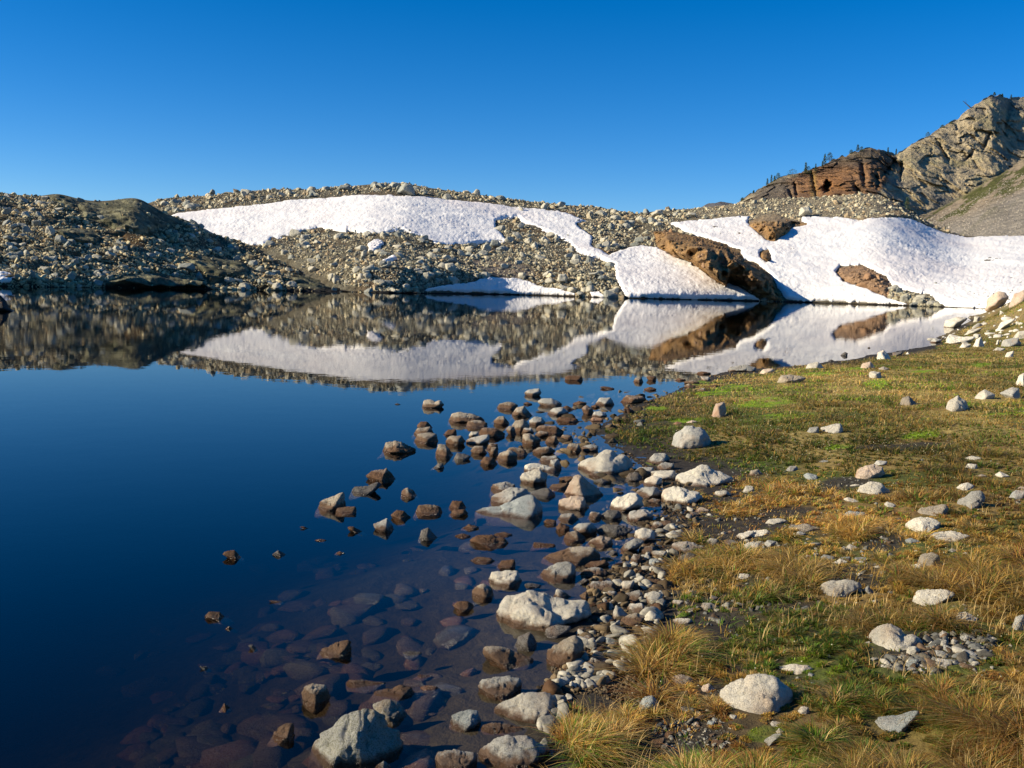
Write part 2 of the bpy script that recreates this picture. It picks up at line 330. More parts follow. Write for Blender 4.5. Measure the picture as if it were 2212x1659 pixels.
def posA(px, py):
    yb = ipol(BC, px)+12; yc = ipol(AC, px); v = np.clip((yb-py)/np.maximum(yb-yc, 1), 0, 1)
    ts = 470+.05*(px-1600); tc = ts+np.interp(px, [1500, 1900, 2200, 3200], [50, 90, 200, 260])
    t = ts+(tc-ts)*v**1.0
    sl = scree_line(px); scr = sstep(-6, 10, py-sl)*sstep(1890, 1960, px)
    t = t-scr*np.clip(py-sl, 0, 200)*.9
    d = ray(px, py); P = CAM+t[..., None]*d
    w = sstep(1, .93, v)
    Pq = P+20*np.stack([noise(P*.03, 1), noise(P*.03, 2), noise(P*.03, 3)], -1)+5*np.stack([noise(P*.12, 11), noise(P*.12, 12), noise(P*.12, 13)], -1); I = np.floor(Pq*np.array([.05, .03, .022])).astype(np.int64); I2 = np.floor(Pq*np.array([.13, .08, .06])+7).astype(np.int64)
    blk = _h(I[..., 0], I[..., 1], I[..., 2], 4)*7+_h(I2[..., 0], I2[..., 1], I2[..., 2], 6)*3.5
    rr = ridged(P*np.array([.03, .02, .016]), 5, 301, .5)*5.5+fbm(P*np.array([.16, .1, .14]), 4, 305, 2.03, .6)*3.0+blk-5
    rr = rr*(1-.93*scr)
    rr = rr+np.where(px > 1930, 0, 1)*10*np.exp(-((px-1700)/25.)**2)*0
    for a, b, c_, e, wd in GULLY:
        L = math.hypot(c_-a, e-b); ux, uy = (c_-a)/L, (e-b)/L
        s = np.clip((px-a)*ux+(py-b)*uy, 0, L); dist = np.hypot(px-a-ux*s, py-b-uy*s)
        wd2 = wd*.62*(1+.5*noise(xy0(px/5, py/5), 3)); ends = .35+.65*np.sin(np.pi*np.clip((s+2)/(L+4), 0, 1)); rr = rr-9*np.exp(-(dist/wd2)**2)*ends
    ca = np.hypot((px-1785+.25*(py-403))/10.5, (py-403)/13.5)+.55*fbm(xy0(px/7, py/7), 3, 12)
    rr = rr-26*sstep(1.15, .55, ca)
    P = P-(rr*w)[..., None]*d
    return P, scr, v
def build_layer(name, xs, vs, crest, bottom, pos, colf, mat, back=8, drop=3.0, label=None, cat=None):
    X, V = np.meshgrid(xs, vs); yb = bottom(X); yc = crest(X); Y = yb+(yc-yb)*V
    P = pos(X, Y); rows = [P]
    # toe below the water and a back slope behind the crest
    toe = P[0].copy(); dirh = toe*np.array([1, 1, 0]); dirh /= np.linalg.norm(dirh, axis=-1, keepdims=True)
    toe = toe-dirh*drop; toe[:, 2] = -drop; rows = [toe[None]]+rows
    last = P[-1]; dirh = last*np.array([1, 1, 0]); dirh /= np.linalg.norm(dirh, axis=-1, keepdims=True); k0 = 0
    for k in range(1, back+1):
        k0 += 5*k; q = last+dirh*k0; q[:, 2] = last[:, 2]-k0*.10*(1+k*.25); q[:, 2] = np.maximum(q[:, 2]+fbm(q/15, 3, 9)*1.0*min(k, 2), -6); rows.append(q[None])
    P = np.concatenate(rows, 0); C = colf(X, Y, P[1:1+len(vs)])
    C = np.concatenate([C[:1]]+[C]+[C[-1:]]*back, 0)
    nr, nc = P.shape[:2]
    me = fast_mesh(name, P.reshape(-1, 3), [grid_faces(nr, nc)], col=C.reshape(-1, 3), mats=(mat,))
    return link(name, me, kind='structure')
def lerp(a, b, k): return a+(b-a)*k[..., None]
c3 = lambda r, g, b: np.array([r, g, b], float)
def colB(X, Y, P):
    c = np.zeros(X.shape+(3,))+c3(.12, .105, .07)
    n1 = fbm(P/8, 3, 4); c = lerp(c, c3(.12, .08, .045)+0*c, sstep(.0, .5, n1)*.8); c = lerp(c, c3(.15, .14, .105)+0*c, sstep(.0, .5, -n1)*.7)
    brown = sstep(-4, 8, sdf(X, Y, zpoly('830,590 960,580 1100,600 1230,640 1250,690 1130,700 950,680 850,640', *R2)))
    c = lerp(c, c3(.20, .165, .13)+0*c, brown)
    for O in (O1, O2, O3, O5):
        k = sstep(-2, 2, sdf(X, Y, O)+noise(P/1.5, 3)*2)
        rc = lerp(c3(.33, .19, .075)+0*c, c3(.19, .115, .055)+0*c, sstep(-.3, .5, fbm(P/4, 3, 21)))
        rc = lerp(rc, c3(.42, .28, .13)+0*c, sstep(.1, .6, fbm(P/3, 3, 23))*.6)
        c = lerp(c, rc, k)
    k = sstep(-2, 3, sdf(X, Y, O4)+noise(P/1.5, 3)*2); c = lerp(c, c3(.30, .19, .11)+0*c, k)
    k = sstep(0, 6, sdf(X, Y, O4b)); c = lerp(c, c3(.28, .26, .19)+0*c, k)
    gr = sstep(1420, 1560, X)*sstep(1990, 1900, X)*sstep(490, 470, Y)
    c = lerp(c, c3(.27, .23, .16)+0*c, gr*.7)
    wet = sstep(.28, .08, P[..., 2]+.1*noise(P/2, 9)); c = lerp(c, c3(.018, .016, .014)+0*c, wet)  # dark waterline band: wet rock, and the shade under the snow lip painted in
    return c
def colC(X, Y, P):
    n1 = fbm(P/5, 3, 14); c = np.zeros(X.shape+(3,))+c3(.115, .09, .05)
    c = lerp(c, c3(.10, .075, .04)+0*c, sstep(.0, .5, n1)); c = lerp(c, c3(.14, .125, .085)+0*c, sstep(.0, .5, -n1)*.6)
    for s in SLABS:
        k = sstep(-1, 3, sdf(X, Y, s)+noise(P/2, 5)*2)
        sc = lerp(c3(.155, .155, .115)+0*c, c3(.085, .09, .066)+0*c, sstep(-.2, .4, fbm(P*np.array([.2, .2, .9]), 4, 44)))
        sc = sc*(.75+.7*sstep(-.3, .35, fbm(P*np.array([.5, .5, 1.6]), 4, 48)))[..., None]*np.array([1.12, 1.05, .85])
        c = lerp(c, sc, k)
    c = lerp(c, c3(.12, .075, .03)+0*c, sstep(-2, 4, sdf(X, Y, BROWNP)))
    wet = sstep(.7, .25, P[..., 2]+.3*noise(P/1.5, 9)); c = lerp(c, c3(.02, .018, .014)+0*c, wet)
    return c
def colA(X, Y, P):
    scr = sstep(-6, 10, Y-scree_line(X))*sstep(1890, 1960, X)
    c = np.zeros(X.shape+(3,))+c3(.46, .375, .235)
    st = fbm(P*np.array([.03, .03, .06]), 5, 66, 2.03, .62)
    c = lerp(c, c3(.28, .25, .19)+0*c, sstep(-.05, .4, st)); c = lerp(c, c3(.46, .40, .22)+0*c, sstep(.12, .5, -st)*.8)
    gl = sstep(.15, .45, fbm(P*.035, 4, 71))*sstep(320, 420, Y)*0.5+sstep(.28, .5, fbm(P*.05, 4, 73))*.5
    c = lerp(c, c3(.13, .14, .045)+0*c, gl*.7)
    k = sstep(-6, 6, sdf(X, Y, RED)+noise(P/12, 3)*7)
    rc = lerp(c3(.28, .155, .075)+0*c, c3(.13, .085, .055)+0*c, sstep(-.2, .3, fbm(P*np.array([.06, .06, .03]), 5, 81)))
    rc = lerp(rc, c3(.16, .135, .10)+0*c, sstep(1735, 1690, X)*.85)
    hot = np.exp(-(((X-1790)/42)**2+((Y-398)/26)**2)); rc = lerp(rc, c3(.40, .19, .07)+0*c, hot*.8)
    yel = np.exp(-((X-1757-(Y-395)*.05)/7)**2)*sstep(365, 380, Y); rc = lerp(rc, c3(.36, .24, .07)+0*c, yel*.7)
    rc = lerp(rc, c3(.15, .13, .09)+0*c, sstep(365, 335, Y)*.6)
    c = lerp(c, rc, k)
    sc = (c3(.32, .255, .175)+0*c)*(1+.25*fbm(P*.25, 4, 95)[..., None]); low = sstep(0, 30, Y-np.interp(X, [1960, 2100, 2212, 3200], [500, 445, 395, 200]))
    sc = lerp(sc, (c3(.27, .245, .205)+0*c)*(1+.3*fbm(P*.4, 4, 96)[..., None]), low*.9)
    u = (X-2000)*.86-(470-Y)*.0; band = (Y-470)+(X-1975)*.62
    veg = sstep(-.05, .12, fbm(np.stack([X*.035+Y*.02, (Y+X*.58)*.09, 0*X], -1), 4, 91, 2.1, .65))*np.exp(-((band-38)/40)**2)*sstep(1940, 2010, X)
    sc = lerp(sc, c3(.10, .105, .03)+0*c, np.clip(veg*1.8, 0, 1))
    c = lerp(c, sc, scr)
    return c
xsB = np.concatenate([np.arange(-900, -20, 12.), np.arange(-20, 2240, 2.2), np.arange(2240, 3200, 12.)])
wlB = lambda X: ipol(WL, X); bcB = lambda X: ipol(BC, X)
build_layer('moraine_hill', xsB, np.linspace(0, 1, 130)**1.15, bcB, wlB, posB, colB, M_hill)
xsC = np.concatenate([np.arange(-900, -20, 12.), np.arange(-20, 902, 2.2)])
build_layer('rocky_knoll', xsC, np.linspace(0, 1, 120), lambda X: ipol(CC, X), lambda X: ipol(WL, X)+.5, posC, colC, M_hill)
xsA = np.concatenate([np.arange(1480, 2240, 1.7), np.arange(2240, 3200, 12.)])
jit = lambda X: ipol(AC, X)+fbm(np.stack([X/9, 0*X, 0*X], -1), 4, 3)*5
build_layer('cliff_mountain', xsA, np.linspace(0, 1, 190), jit, lambda X: ipol(BC, X)+12, lambda X, Y: posA(X, Y)[0], colA, M_cliff, drop=0, back=10)
# a farther grey summit showing behind the ridge
PK = np.array([(1380, 480), (1490, 462), (1514, 448), (1530, 440), (1545, 439), (1556, 436), (1572, 438), (1586, 441), (1610, 450), (1660, 470)])
xsP = np.arange(1380, 1660, 1.7)
def posP(X, Y):
    v = (480-Y)/50; t = 1500+200*v; d = ray(X, Y); P = CAM+t[..., None]*d
    return P-(ridged(P*.02, 4, 7)*14*sstep(1, .8, (482-Y)/(482-ipol(PK, X)+1e-3)))[..., None]*d
build_layer('distant_summit', xsP, np.linspace(0, 1, 30), lambda X: ipol(PK, X)+fbm(np.stack([X/7, 0*X, 0*X], -1), 3, 5)*2, lambda X: 482+0*X, posP,
            lambda X, Y, P: lerp(np.zeros(X.shape+(3,))+c3(.17, .165, .165), np.zeros(X.shape+(3,))+c3(.10, .10, .11), sstep(-.2, .3, fbm(P*.02, 3, 2))), M_cliff, drop=0)
# ------------------------------------------------------------------ snowfields
def snowfield(name, poly, label, posf=posB, th=.55, step=2.0, ew=5, holes=(), xmax=2900):
    p = np.array(poly); x0, x1 = p[:, 0].min()-3, min(p[:, 0].max()+3, xmax); y0, y1 = p[:, 1].min()-3, p[:, 1].max()+3
    xs = np.arange(x0, x1, step); ys = np.arange(y1, y0, -step*.72)
    X, Y = np.meshgrid(xs, ys); d = sdf(X, Y, poly)
    for hl in holes: d = np.minimum(d, -sdf(X, Y, hl))
    base = posf(X, Y); base0 = posf(X, Y, False)
    P = base*.25+base0*.75
    dn = d+fbm(P/1.3, 3, 15)*3.2
    bot = np.interp(X, p[:, 0][np.argsort(p[:, 0])], p[:, 1][np.argsort(p[:, 0])])
    th_ = th*sstep(-1, ew, dn)
    sc = noise(P*np.array([1.05, .5, .8]), 61); cups = ridged(P*np.array([1.7, .7, 1.3])+.5*noise(P*.3, 2)[..., None], 3, 63)*.15*(.55+.6*sstep(-.4, .4, noise(P*.11, 8)))+sc*.06+fbm(P*.16, 2, 68)*.35
    P = P+np.stack([0*X, -(th_+cups*sstep(0, 4, d))*.75, (th_+cups*sstep(0, 4, d))*.7], -1)
    P[..., 1] += np.where(dn < 0, 1.2, 0); P[..., 2] -= np.where(dn < 0, .6, 0)
    kv = dn > -3
    keep = kv[:-1, :-1] & kv[1:, :-1] & kv[:-1, 1:] & kv[1:, 1:]
    f = grid_faces(*X.shape, keep=keep); V, f = compact(P.reshape(-1, 3), f)
    # winding so that normals look up and to the viewer
    me = fast_mesh(name, V, [f], mats=(M_snow,))
    return link(name, me, label=label, cat='snowfield')
snowfield('snowfield', snow1, 'long dimpled white snowfield curving from the hilltop down to the lake beside the rust outcrop')
snowfield('snowfield', snow3, 'wide smooth white snowfield under the cliff mountain, on the far side of the outcrop', step=2.2, holes=(O3,))
snowfield('snow_patch', snow2, 'low strip of snow along the far waterline under the moraine rubble', th=.5, step=1.6, ew=4)
snowfield('snow_patch', snow2b, 'tiny snow scrap between rocks at the waterline, next to the big lower snow lobe', th=.4, step=1.2, ew=3)
snowfield('snow_patch', snow0, 'small snow patch low on the dark knoll at the left edge', posf=posC, th=.5, step=1.4, ew=3)
snowfield('snow_patch', snow4, 'small snow remnant high among the moraine boulders', th=.5, step=1.2, ew=3)
snowfield('snow_patch', snow5, 'thin slanting snow remnant in the middle of the moraine boulders', th=.5, step=1.2, ew=3)
# ------------------------------------------------------------------ rock shapes
def ico(n):
    import bmesh
    b = bmesh.new(); bmesh.ops.create_icosphere(b, subdivisions=n, radius=1)
    V = np.array([v.co[:] for v in b.verts]); Fc = np.array([[v.index for v in f.verts] for f in b.faces]); b.free()
    return V/np.linalg.norm(V, axis=1, keepdims=True), Fc
ICO = {n: ico(n) for n in (1, 2, 3, 4, 5, 6)}
def plane_radius(D, Nn, H, p=16):
    a = np.maximum(D@Nn.T, 0)/H
    return 1/(np.sum(a**p, 1)**(1/p)+1e-9)
def proto(seed, n=1, flat=.7, p=14):
    r = np.random.default_rng(seed); D, Fc = ICO[n]
    Nn = r.normal(size=(13, 3)); Nn /= np.linalg.norm(Nn, axis=1, keepdims=True); H = r.uniform(.62, 1.0, 13)
    rad = np.minimum(plane_radius(D, Nn, H, p), 1.35); V = D*rad[:, None]*np.array([1, r.uniform(.5, .92), flat*r.uniform(.55, 1.15)])
    return V*(1+.05*noise(V*3+seed)[:, None]), Fc
PROT = [proto(100+i, 1) for i in range(14)]
PROT2 = [proto(200+i, 2) for i in range(14)]
PROT3 = [proto(300+i, 3, .75) for i in range(10)]
def rotm(r, n, tilt=.5):
    a = r.uniform(0, 2*np.pi, n); b = r.normal(0, tilt, n); c = r.normal(0, tilt, n)
    ca, sa, cb, sb, cc, sc = np.cos(a), np.sin(a), np.cos(b), np.sin(b), np.cos(c), np.sin(c); z = 0*a; o = z+1
    Rz = np.stack([ca, -sa, z, sa, ca, z, z, z, o], -1).reshape(-1, 3, 3); Rx = np.stack([o, z, z, z, cb, -sb, z, sb, cb], -1).reshape(-1, 3, 3)
    Ry = np.stack([cc, z, sc, z, o, z, -sc, z, cc], -1).reshape(-1, 3, 3)
    return Rz@Rx@Ry
def merged_rocks(name, P, S, Cc, mat, prots=PROT, tilt=.5, seed=1, sm=False, **kw):
    r = np.random.default_rng(seed); n = len(P); R = rotm(r, n, tilt); pid = r.integers(0, len(prots), n)
    VV, FF, CC_ = [], [], []; off = 0
    for k, (V, Fc) in enumerate(prots):
        I = np.where(pid == k)[0]
        if not len(I): continue
        W = np.einsum('nij,vj->nvi', R[I], V)*S[I][:, None, None]+P[I][:, None, :]
        VV.append(W.reshape(-1, 3)); FF.append((Fc[None]+(np.arange(len(I))*len(V))[:, None, None]+off).reshape(-1, 3))
        CC_.append(np.repeat(Cc[I], len(V), 0)); off += len(I)*len(V)
    me = fast_mesh(name, np.concatenate(VV), [np.concatenate(FF)], smooth=sm, col=np.concatenate(CC_), mats=(mat,))
    return link(name, me, kind='stuff', **kw)
# ------------------------------------------------------------------ rubble on the far slopes
allsnow = (snow1, snow2, snow2b, snow3, snow4, snow5)
def scat(n, x0, x1, crest, posf, dens, smin, smax, pw, seed):
    r = np.random.default_rng(seed); X = r.uniform(x0, x1, n); yb = ipol(WL, X); yc = ipol(crest, X); Y = yc+(yb-yc)*r.uniform(0, 1.0, n)
    ok = (r.uniform(size=n) < dens(X, Y)*(yb-yc)/190); X, Y = X[ok], Y[ok]
    s = smin*(1-r.uniform(size=len(X))*(1-(smin/smax)**pw))**(-1/pw)
    P = posf(X, Y); t = (P-CAM)@fw; S = s*t/F*.5
    return X, Y, s, P, S
def densB(X, Y):
    d = np.ones_like(X)
    for s in allsnow: d = np.where(sdf(X, Y, s) > -2.5, 0.0, d)
    for O in (O1, O2, O3): d = np.where(sdf(X, Y, O) > 0, d*.06, d)
    d = np.where(sdf(X, Y, O4) > 0, d*.5, d)
    k = sstep(-.25, .25, fbm(xy0(X, Y, 1/28.), 3, 41)); d = d*(.6+.4*k)*(.62+.38*sstep(-.3, .05, fbm(xy0(X+Y, Y*2, 1/45.), 3, 47)))
    d = np.where(sdf(X, Y, zpoly('830,590 960,580 1100,600 1230,640 1250,690 1130,700 950,680 850,640', *R2)) > 0, d*.4, d)
    d = np.where((X < 800) & (Y > ipol(CC, X)), 0, d)
    for s in (snow1, snow2, snow2b, snow3): d = np.where((sdf(X, Y-9, s) > -1) & (Y > ipol(WL, X)-12), 0, d)
    return d
def densC(X, Y):
    d = np.where(Y < ipol(CC, X), 0.0, 1.0)
    for s in SLABS: d = np.where(sdf(X, Y, s) > -1, d*.03, d)
    d = np.where(sdf(X, Y, BROWNP) > -1, d*.15, d); d = np.where(sdf(X, Y, snow0) > -1, 0, d)
    return d*(.4+.6*sstep(-.25, .25, fbm(xy0(X, Y, 1/22.), 3, 43)))
def rubcol(n, r, base, X=None):
    c = np.array([(.40, .385, .30), (.46, .43, .33), (.33, .33, .275), (.25, .25, .215), (.52, .48, .38), (.34, .28, .2)])[r.integers(0, 6, n)]
    return c*r.uniform(.75, 1.1, (n, 1))*base
Bx, By, Bs, BP, BS = scat(72000, 330, 2240, BC, posB, densB, 3.0, 27, 2.0, 5)
Cx, Cy, Cs, CP, CS = scat(40000, -20, 800, CC, posC, densC, 2.9, 24, 2.0, 6)
# a rim of blocks along the crest of the back ridge
r_ = np.random.default_rng(77); nx = 900; X = r_.uniform(400, 1990, nx); Y = ipol(BC, X)+r_.uniform(-1, 12, nx); s = 3.5+7*r_.uniform(size=nx)**3.0
P = posB(X, Y); Bx = np.append(Bx, X); By = np.append(By, Y); Bs = np.append(Bs, s); BP = np.concatenate([BP, P]); BS = np.append(BS, s*((P-CAM)@fw)/F*.5)
r9 = np.random.default_rng(91); X = r9.uniform(1960, 2235, 5200); Y = 512-(512-np.interp(X, [1960, 2235], [500, 395]))*r9.uniform(0, 1.25, 5200)**1.2; P = posA(X[None], Y[None])[0][0]; s = 1.6+3.5*r9.uniform(size=5200)**4
scx, scy, scs, scP, scS = X, Y, s, P, s*((P-CAM)@fw)/F*.5
AX = np.concatenate([Bx, Cx]); AY = np.concatenate([By, Cy]); As = np.concatenate([Bs, Cs]); AP = np.concatenate([BP, CP]); AS = np.concatenate([BS, CS]); isC = np.arange(len(AX)) >= len(Bx)
AP[:, 2] += AS*.15
inb = (AX > 0) & (AX < 2212)
cols = rubcol(len(AX), r_, 1.0); cols = cols*np.array([1.08, 1.0, .84]); cols[isC] *= np.array([.98, .95, .86])
ridge = (AX > 1400) & (AY < 475); cols[ridge] = cols[ridge]*1.15; AS[ridge] *= .72; As[ridge] *= .72
rustz = (sdf(AX, AY, O1) > 0) | (sdf(AX, AY, O2) > 0) | (sdf(AX, AY, O4) > 0)
cols[rustz] = np.array([.30, .19, .11])*r_.uniform(.7, 1.2, (rustz.sum(), 1))
order = np.argsort(-As*inb); bigI = order[:292]; rest = order[292:]
scc = np.array([.33, .29, .23])*r9.uniform(.6, 1.3, (5200, 1))
merged_rocks('rubble', np.concatenate([AP[rest], scP]), np.concatenate([AS[rest], scS]), np.concatenate([cols[rest], scc]), M_rubble, seed=3, label='countless small angular blocks of pale grey rubble strewn over the far slopes', cat='rubble')
def boulder_mat(name, a, b):
    t = NT(name); pos = t.N('NewGeometry').outputs['Position']; oi = t.N('ObjectInfo')
    c = t.mix(oi.outputs['Random'], a, b)
    c = t.mix(t.math('MULTIPLY', t.ramp(t.noise(pos, 1.1, 5, .65), .4, .75), .6), c, tuple(x*.5 for x in b[:3])+(1,))
    t.L(c, t.b.inputs['Base Color']); t.b.inputs['Roughness'].default_value = .92
    t.L(t.bump(t.noise(pos, 2.2, 7, .7, .4), .3, .7), t.b.inputs['Normal']); return t.m
BMs = {'pale': boulder_mat('boulder_pale', (.52, .48, .37, 1), (.40, .38, .30, 1)), 'grey': boulder_mat('boulder_grey', (.33, .33, .28, 1), (.24, .25, .21, 1)), 'rust': boulder_mat('boulder_rust', (.34, .2, .1, 1), (.24, .14, .08, 1))}
PM = {}
for k, (V, Fc) in enumerate(PROT3):
    for cn, mt in BMs.items(): PM[k, cn] = fast_mesh('boulder', V, [Fc], smooth=False, mats=(mt,))
Rb = rotm(r_, 400, .35)
for j, i in enumerate(bigI):
    x, y = AX[i], AY[i]; cn = 'rust' if rustz[i] else ('pale' if (r_.uniform() < (.7 if not isC[i] else .45) or ridge[i]) else 'grey')
    if isC[i]: z, g = ('on the dark knoll', 'boulders on the dark knoll')
    elif y < ipol(BC, x)+22: z, g = (('on the bright ridge below the cliffs', 'boulders on the bright ridge') if x > 1400 else ('along the hilltop skyline above the snow', 'boulders along the hilltop'))
    elif rustz[i]: z, g = 'on a bare rust patch in the snow', 'boulders on rust ground'
    elif x > 1650: z, g = 'in the stony tongue beside the snow', 'boulders in the stony tongue'
    else: z, g = 'in the moraine rubble of the middle slope', 'boulders in the moraine rubble'
    me = PM[int(r_.integers(0, len(PROT3))), cn]
    o = link('moraine_boulder', me, label=f'{dict(pale="pale cream", grey="dull grey", rust="rust brown")[cn]} angular boulder {z}', cat='boulder', group=f'{cn} {g}', loc=tuple(AP[i]))
    s = AS[i]*1.05; mm = Matrix([list(Rb[j % 400][k]) for k in range(3)]).to_4x4(); o.matrix_world = Matrix.Translation(AP[i])@mm@Matrix.Diagonal((s, s, s*.95, 1))
# ------------------------------------------------------------------ near ground and lake bed
def unproj0(px, py, z=0.0):
    d = ray(px, py); t = (z-CAM[2])/d[..., 2]; return (CAM+t[..., None]*d)
shore_px = [(1150, 1659), (1130, 1590), (1185, 1500), (1235, 1440), (1245, 1375), (1290, 1300), (1335, 1250), (1395, 1200), (1440, 1150), (1462, 1100), (1440, 1050), (1400, 1005), (1320, 962), (1285, 930), (1330, 900), (1400, 868), (1450, 845), (1490, 826), (1560, 806), (1630, 796), (1720, 790), (1850, 774), (1905, 763), (1980, 752), (2030, 744), (2006, 736), (2040, 722), (2075, 704), (2100, 690)]
sp = unproj0(np.array([p[0] for p in shore_px]), np.array([p[1] for p in shore_px]))[:, :2]
LAND = [(-70, -90), (-9, -8), (-2.2, .6), (-.45, 2.6)]+[tuple(p) for p in sp]+[(45, 100), (60, 118), (95, 140), (500, 240), (900, -300), (0, -600)]
def in_px_blob(X, Y, lst):
    """union of soft ellipses given as pixel centre and half axes, evaluated on the ground"""
    px, py = project(np.stack([X, Y, 0*X+.12], -1)); front = Y > 1; wz = .38*fbm(xy0(X, Y, 3.5), 3, 251)
    r = np.zeros_like(px)
    for cx, cy, a, b in lst:
        q = np.hypot((px-cx)/a, (py-cy)/b)+wz; r = np.maximum(r, sstep(1.25, .75, q))
    return r*front
DIRT = [(1590, 1122, 105, 26), (1910, 1165, 55, 32), (1862, 1232, 110, 24), (1530, 1322, 75, 32), (1460, 1545, 105, 48), (1820, 1040, 70, 13), (2030, 1400, 150, 42), (1400, 1290, 60, 60), (1300, 1455, 110, 45), (1420, 1440, 60, 20), (1500, 1620, 70, 18), (1960, 975, 110, 8), (1690, 1290, 70, 12), (1590, 1420, 30, 10), (1700, 1090, 60, 10), (1900, 1490, 40, 14)]
MOSS = [(1419, 867, 26, 7), (1473, 900, 60, 5), (1655, 871, 60, 11), (1891, 838, 24, 9), (1997, 816, 34, 5), (2117, 800, 24, 5), (1582, 829, 34, 6), (1764, 812, 34, 5), (1811, 972, 30, 4), (1990, 958, 40, 6), (1425, 975, 24, 5), (1520, 815, 30, 5), (1700, 905, 60, 5), (2180, 925, 50, 5), (1850, 800, 30, 4), (1740, 1415, 50, 16), (1660, 1550, 40, 14), (1500, 1370, 22, 8), (1800, 1440, 40, 14), (1830, 1585, 24, 6), (1540, 840, 40, 6)]
SHELFP = unproj0(*np.array([(1050, 985), (1060, 900), (1200, 868), (1310, 850), (1440, 838), (1420, 900), (1330, 960), (1400, 1010), (1450, 1060), (1450, 1150), (1390, 1210), (1330, 1260), (1290, 1310), (1240, 1310), (1200, 1230), (1180, 1130), (1220, 1040), (1180, 1000)], float).T)[:, :2]
def gz(x, y):
    s = sdf(x, y, LAND); s = s+.16*fbm(xy0(x, y, 1.3), 3, 201)*sstep(0, 1.5, 3-np.abs(s))
    zl = .03*np.minimum(s, 2)+.052*np.clip(s-.5, 0, 6)+.012*np.clip(s-6, 0, 60)
    zl = zl+.035*fbm(xy0(x, y, 1.1), 3, 203)*sstep(.2, 1.2, s)
    zl = zl+np.where(s > 0, 1, 0)*2.5*sstep(0, 6.5, s)*sstep(26, 42, y)*sstep(17, 26, x)*(1+.2*fbm(xy0(x, y, .25), 3, 207))
    zl = zl+.9*sstep(9, 22, s)*sstep(6, 16, x)
    a = -s
    zw = -.06*np.minimum(a, 1.4)-.24*np.clip(a-1.4, 0, 12)-.05*np.clip(a-14, 0, 60)
    zw = zw-.12*sstep(6.5, 4.5, y)*sstep(.2, 1.2, a)
    zw = np.maximum(zw, -5.5)+.03*fbm(xy0(x, y, 1.5), 3, 205)*sstep(0, .6, a)
    sh = sstep(-.25, .1, sdf(x, y, SHELFP))*(s < 0); zw = zw*(1-sh)+np.maximum(zw, -.05+.025*fbm(xy0(x, y, 2.2), 2, 209))*sh
    return np.where(s > 0, zl, zw), s
def ground_hit(px, py, off=0.0):
    px = np.atleast_1d(np.asarray(px, float)); py = np.atleast_1d(np.asarray(py, float)); d = ray(px, py)
    T = np.geomspace(2.2, 160, 420); P = CAM+T[None, :, None]*d[:, None, :]; g = gz(P[..., 0], P[..., 1])[0]
    under = P[..., 2] <= g+off; i = np.argmax(under, 1); i = np.where(under.any(1), np.maximum(i, 1), 419)
    r = np.arange(len(px)); e0 = P[r, i-1, 2]-g[r, i-1]-off; e1 = P[r, i, 2]-g[r, i]-off
    k = np.clip(e0/(e0-e1+1e-9), 0, 1); t = T[i-1]+(T[i]-T[i-1])*k
    return CAM+t[:, None]*d, t
az = np.concatenate([np.radians(np.arange(-180, -30, 3.)), np.radians(np.arange(-30, 33, .085)), np.radians(np.arange(33, 180.1, 3.))])
rr = np.concatenate([np.geomspace(.3, 2.4, 12)[:-1], np.geomspace(2.4, 60, 560), np.geomspace(62, 6000, 40)])
A_, R_ = np.meshgrid(az, rr); GX, GY = np.sin(A_)*R_, np.cos(A_)*R_
GZ, GS = gz(GX, GY)
from_ = 0; nf = fbm(xy0(GX, GY, 7.), 3, 211)
GZ = GZ+np.where(R_ < 60, .012*nf*sstep(0, .15, np.abs(GS)), 0)
GZ = np.where(R_ > 320, np.where(GS > 0, np.minimum(GZ, 2.5), -5.5), GZ)
dirt = in_px_blob(GX, GY, DIRT); moss = in_px_blob(GX, GY, MOSS)
gpx, gpy = project(np.stack([GX, GY, GZ], -1)); fm = sstep(1100, 900, gpy)*(GY > 2)
c = np.zeros(GX.shape+(3,))+c3(.19, .125, .038)
c = lerp(c, c3(.28, .21, .065)+0*c, fm)
c = lerp(c, c3(.085, .095, .018)+0*c, sstep(-.2, .3, fbm(xy0(GX, GY, .9), 3, 221)))
c = lerp(c, c3(.13, .075, .025)+0*c, sstep(.1, .5, fbm(xy0(GX, GY, 1.7), 3, 223))*.8)
c = lerp(c, c3(.034, .028, .02)+0*c, dirt*.95)
shorez = sstep(1.6, .5, GS); c = lerp(c, c3(.034, .028, .02)+0*c, shorez)
md = np.clip(moss*1.2+.0*nf, 0, 1)*sstep(-.35, .05, fbm(xy0(GX, GY, 3.5), 4, 225)); c = lerp(c, lerp(c3(.09, .11, .014)+0*c, c3(.17, .26, .012)+0*c, sstep(1050, 980, gpy)), md)
bank = sstep(24, 34, GY)*sstep(15, 20, GX); c = lerp(c, c3(.20, .15, .07)+0*c, bank*.8*sstep(-.3, .2, fbm(xy0(GX, GY, .3), 3, 227)))
und = sstep(.05, -.05, GS); bedc = lerp(c3(.036, .026, .011)+0*c, c3(.02, .017, .009)+0*c, sstep(-.2, .3, fbm(xy0(GX, GY, .8), 4, 229))); c = lerp(c, bedc, und)
V = np.stack([GX, GY, GZ], -1).reshape(-1, 3); me = fast_mesh('ground', V, [grid_faces(*GX.shape)], col=c.reshape(-1, 3), mats=(M_ground,))
me.flip_normals(); link('ground', me, kind='structure')
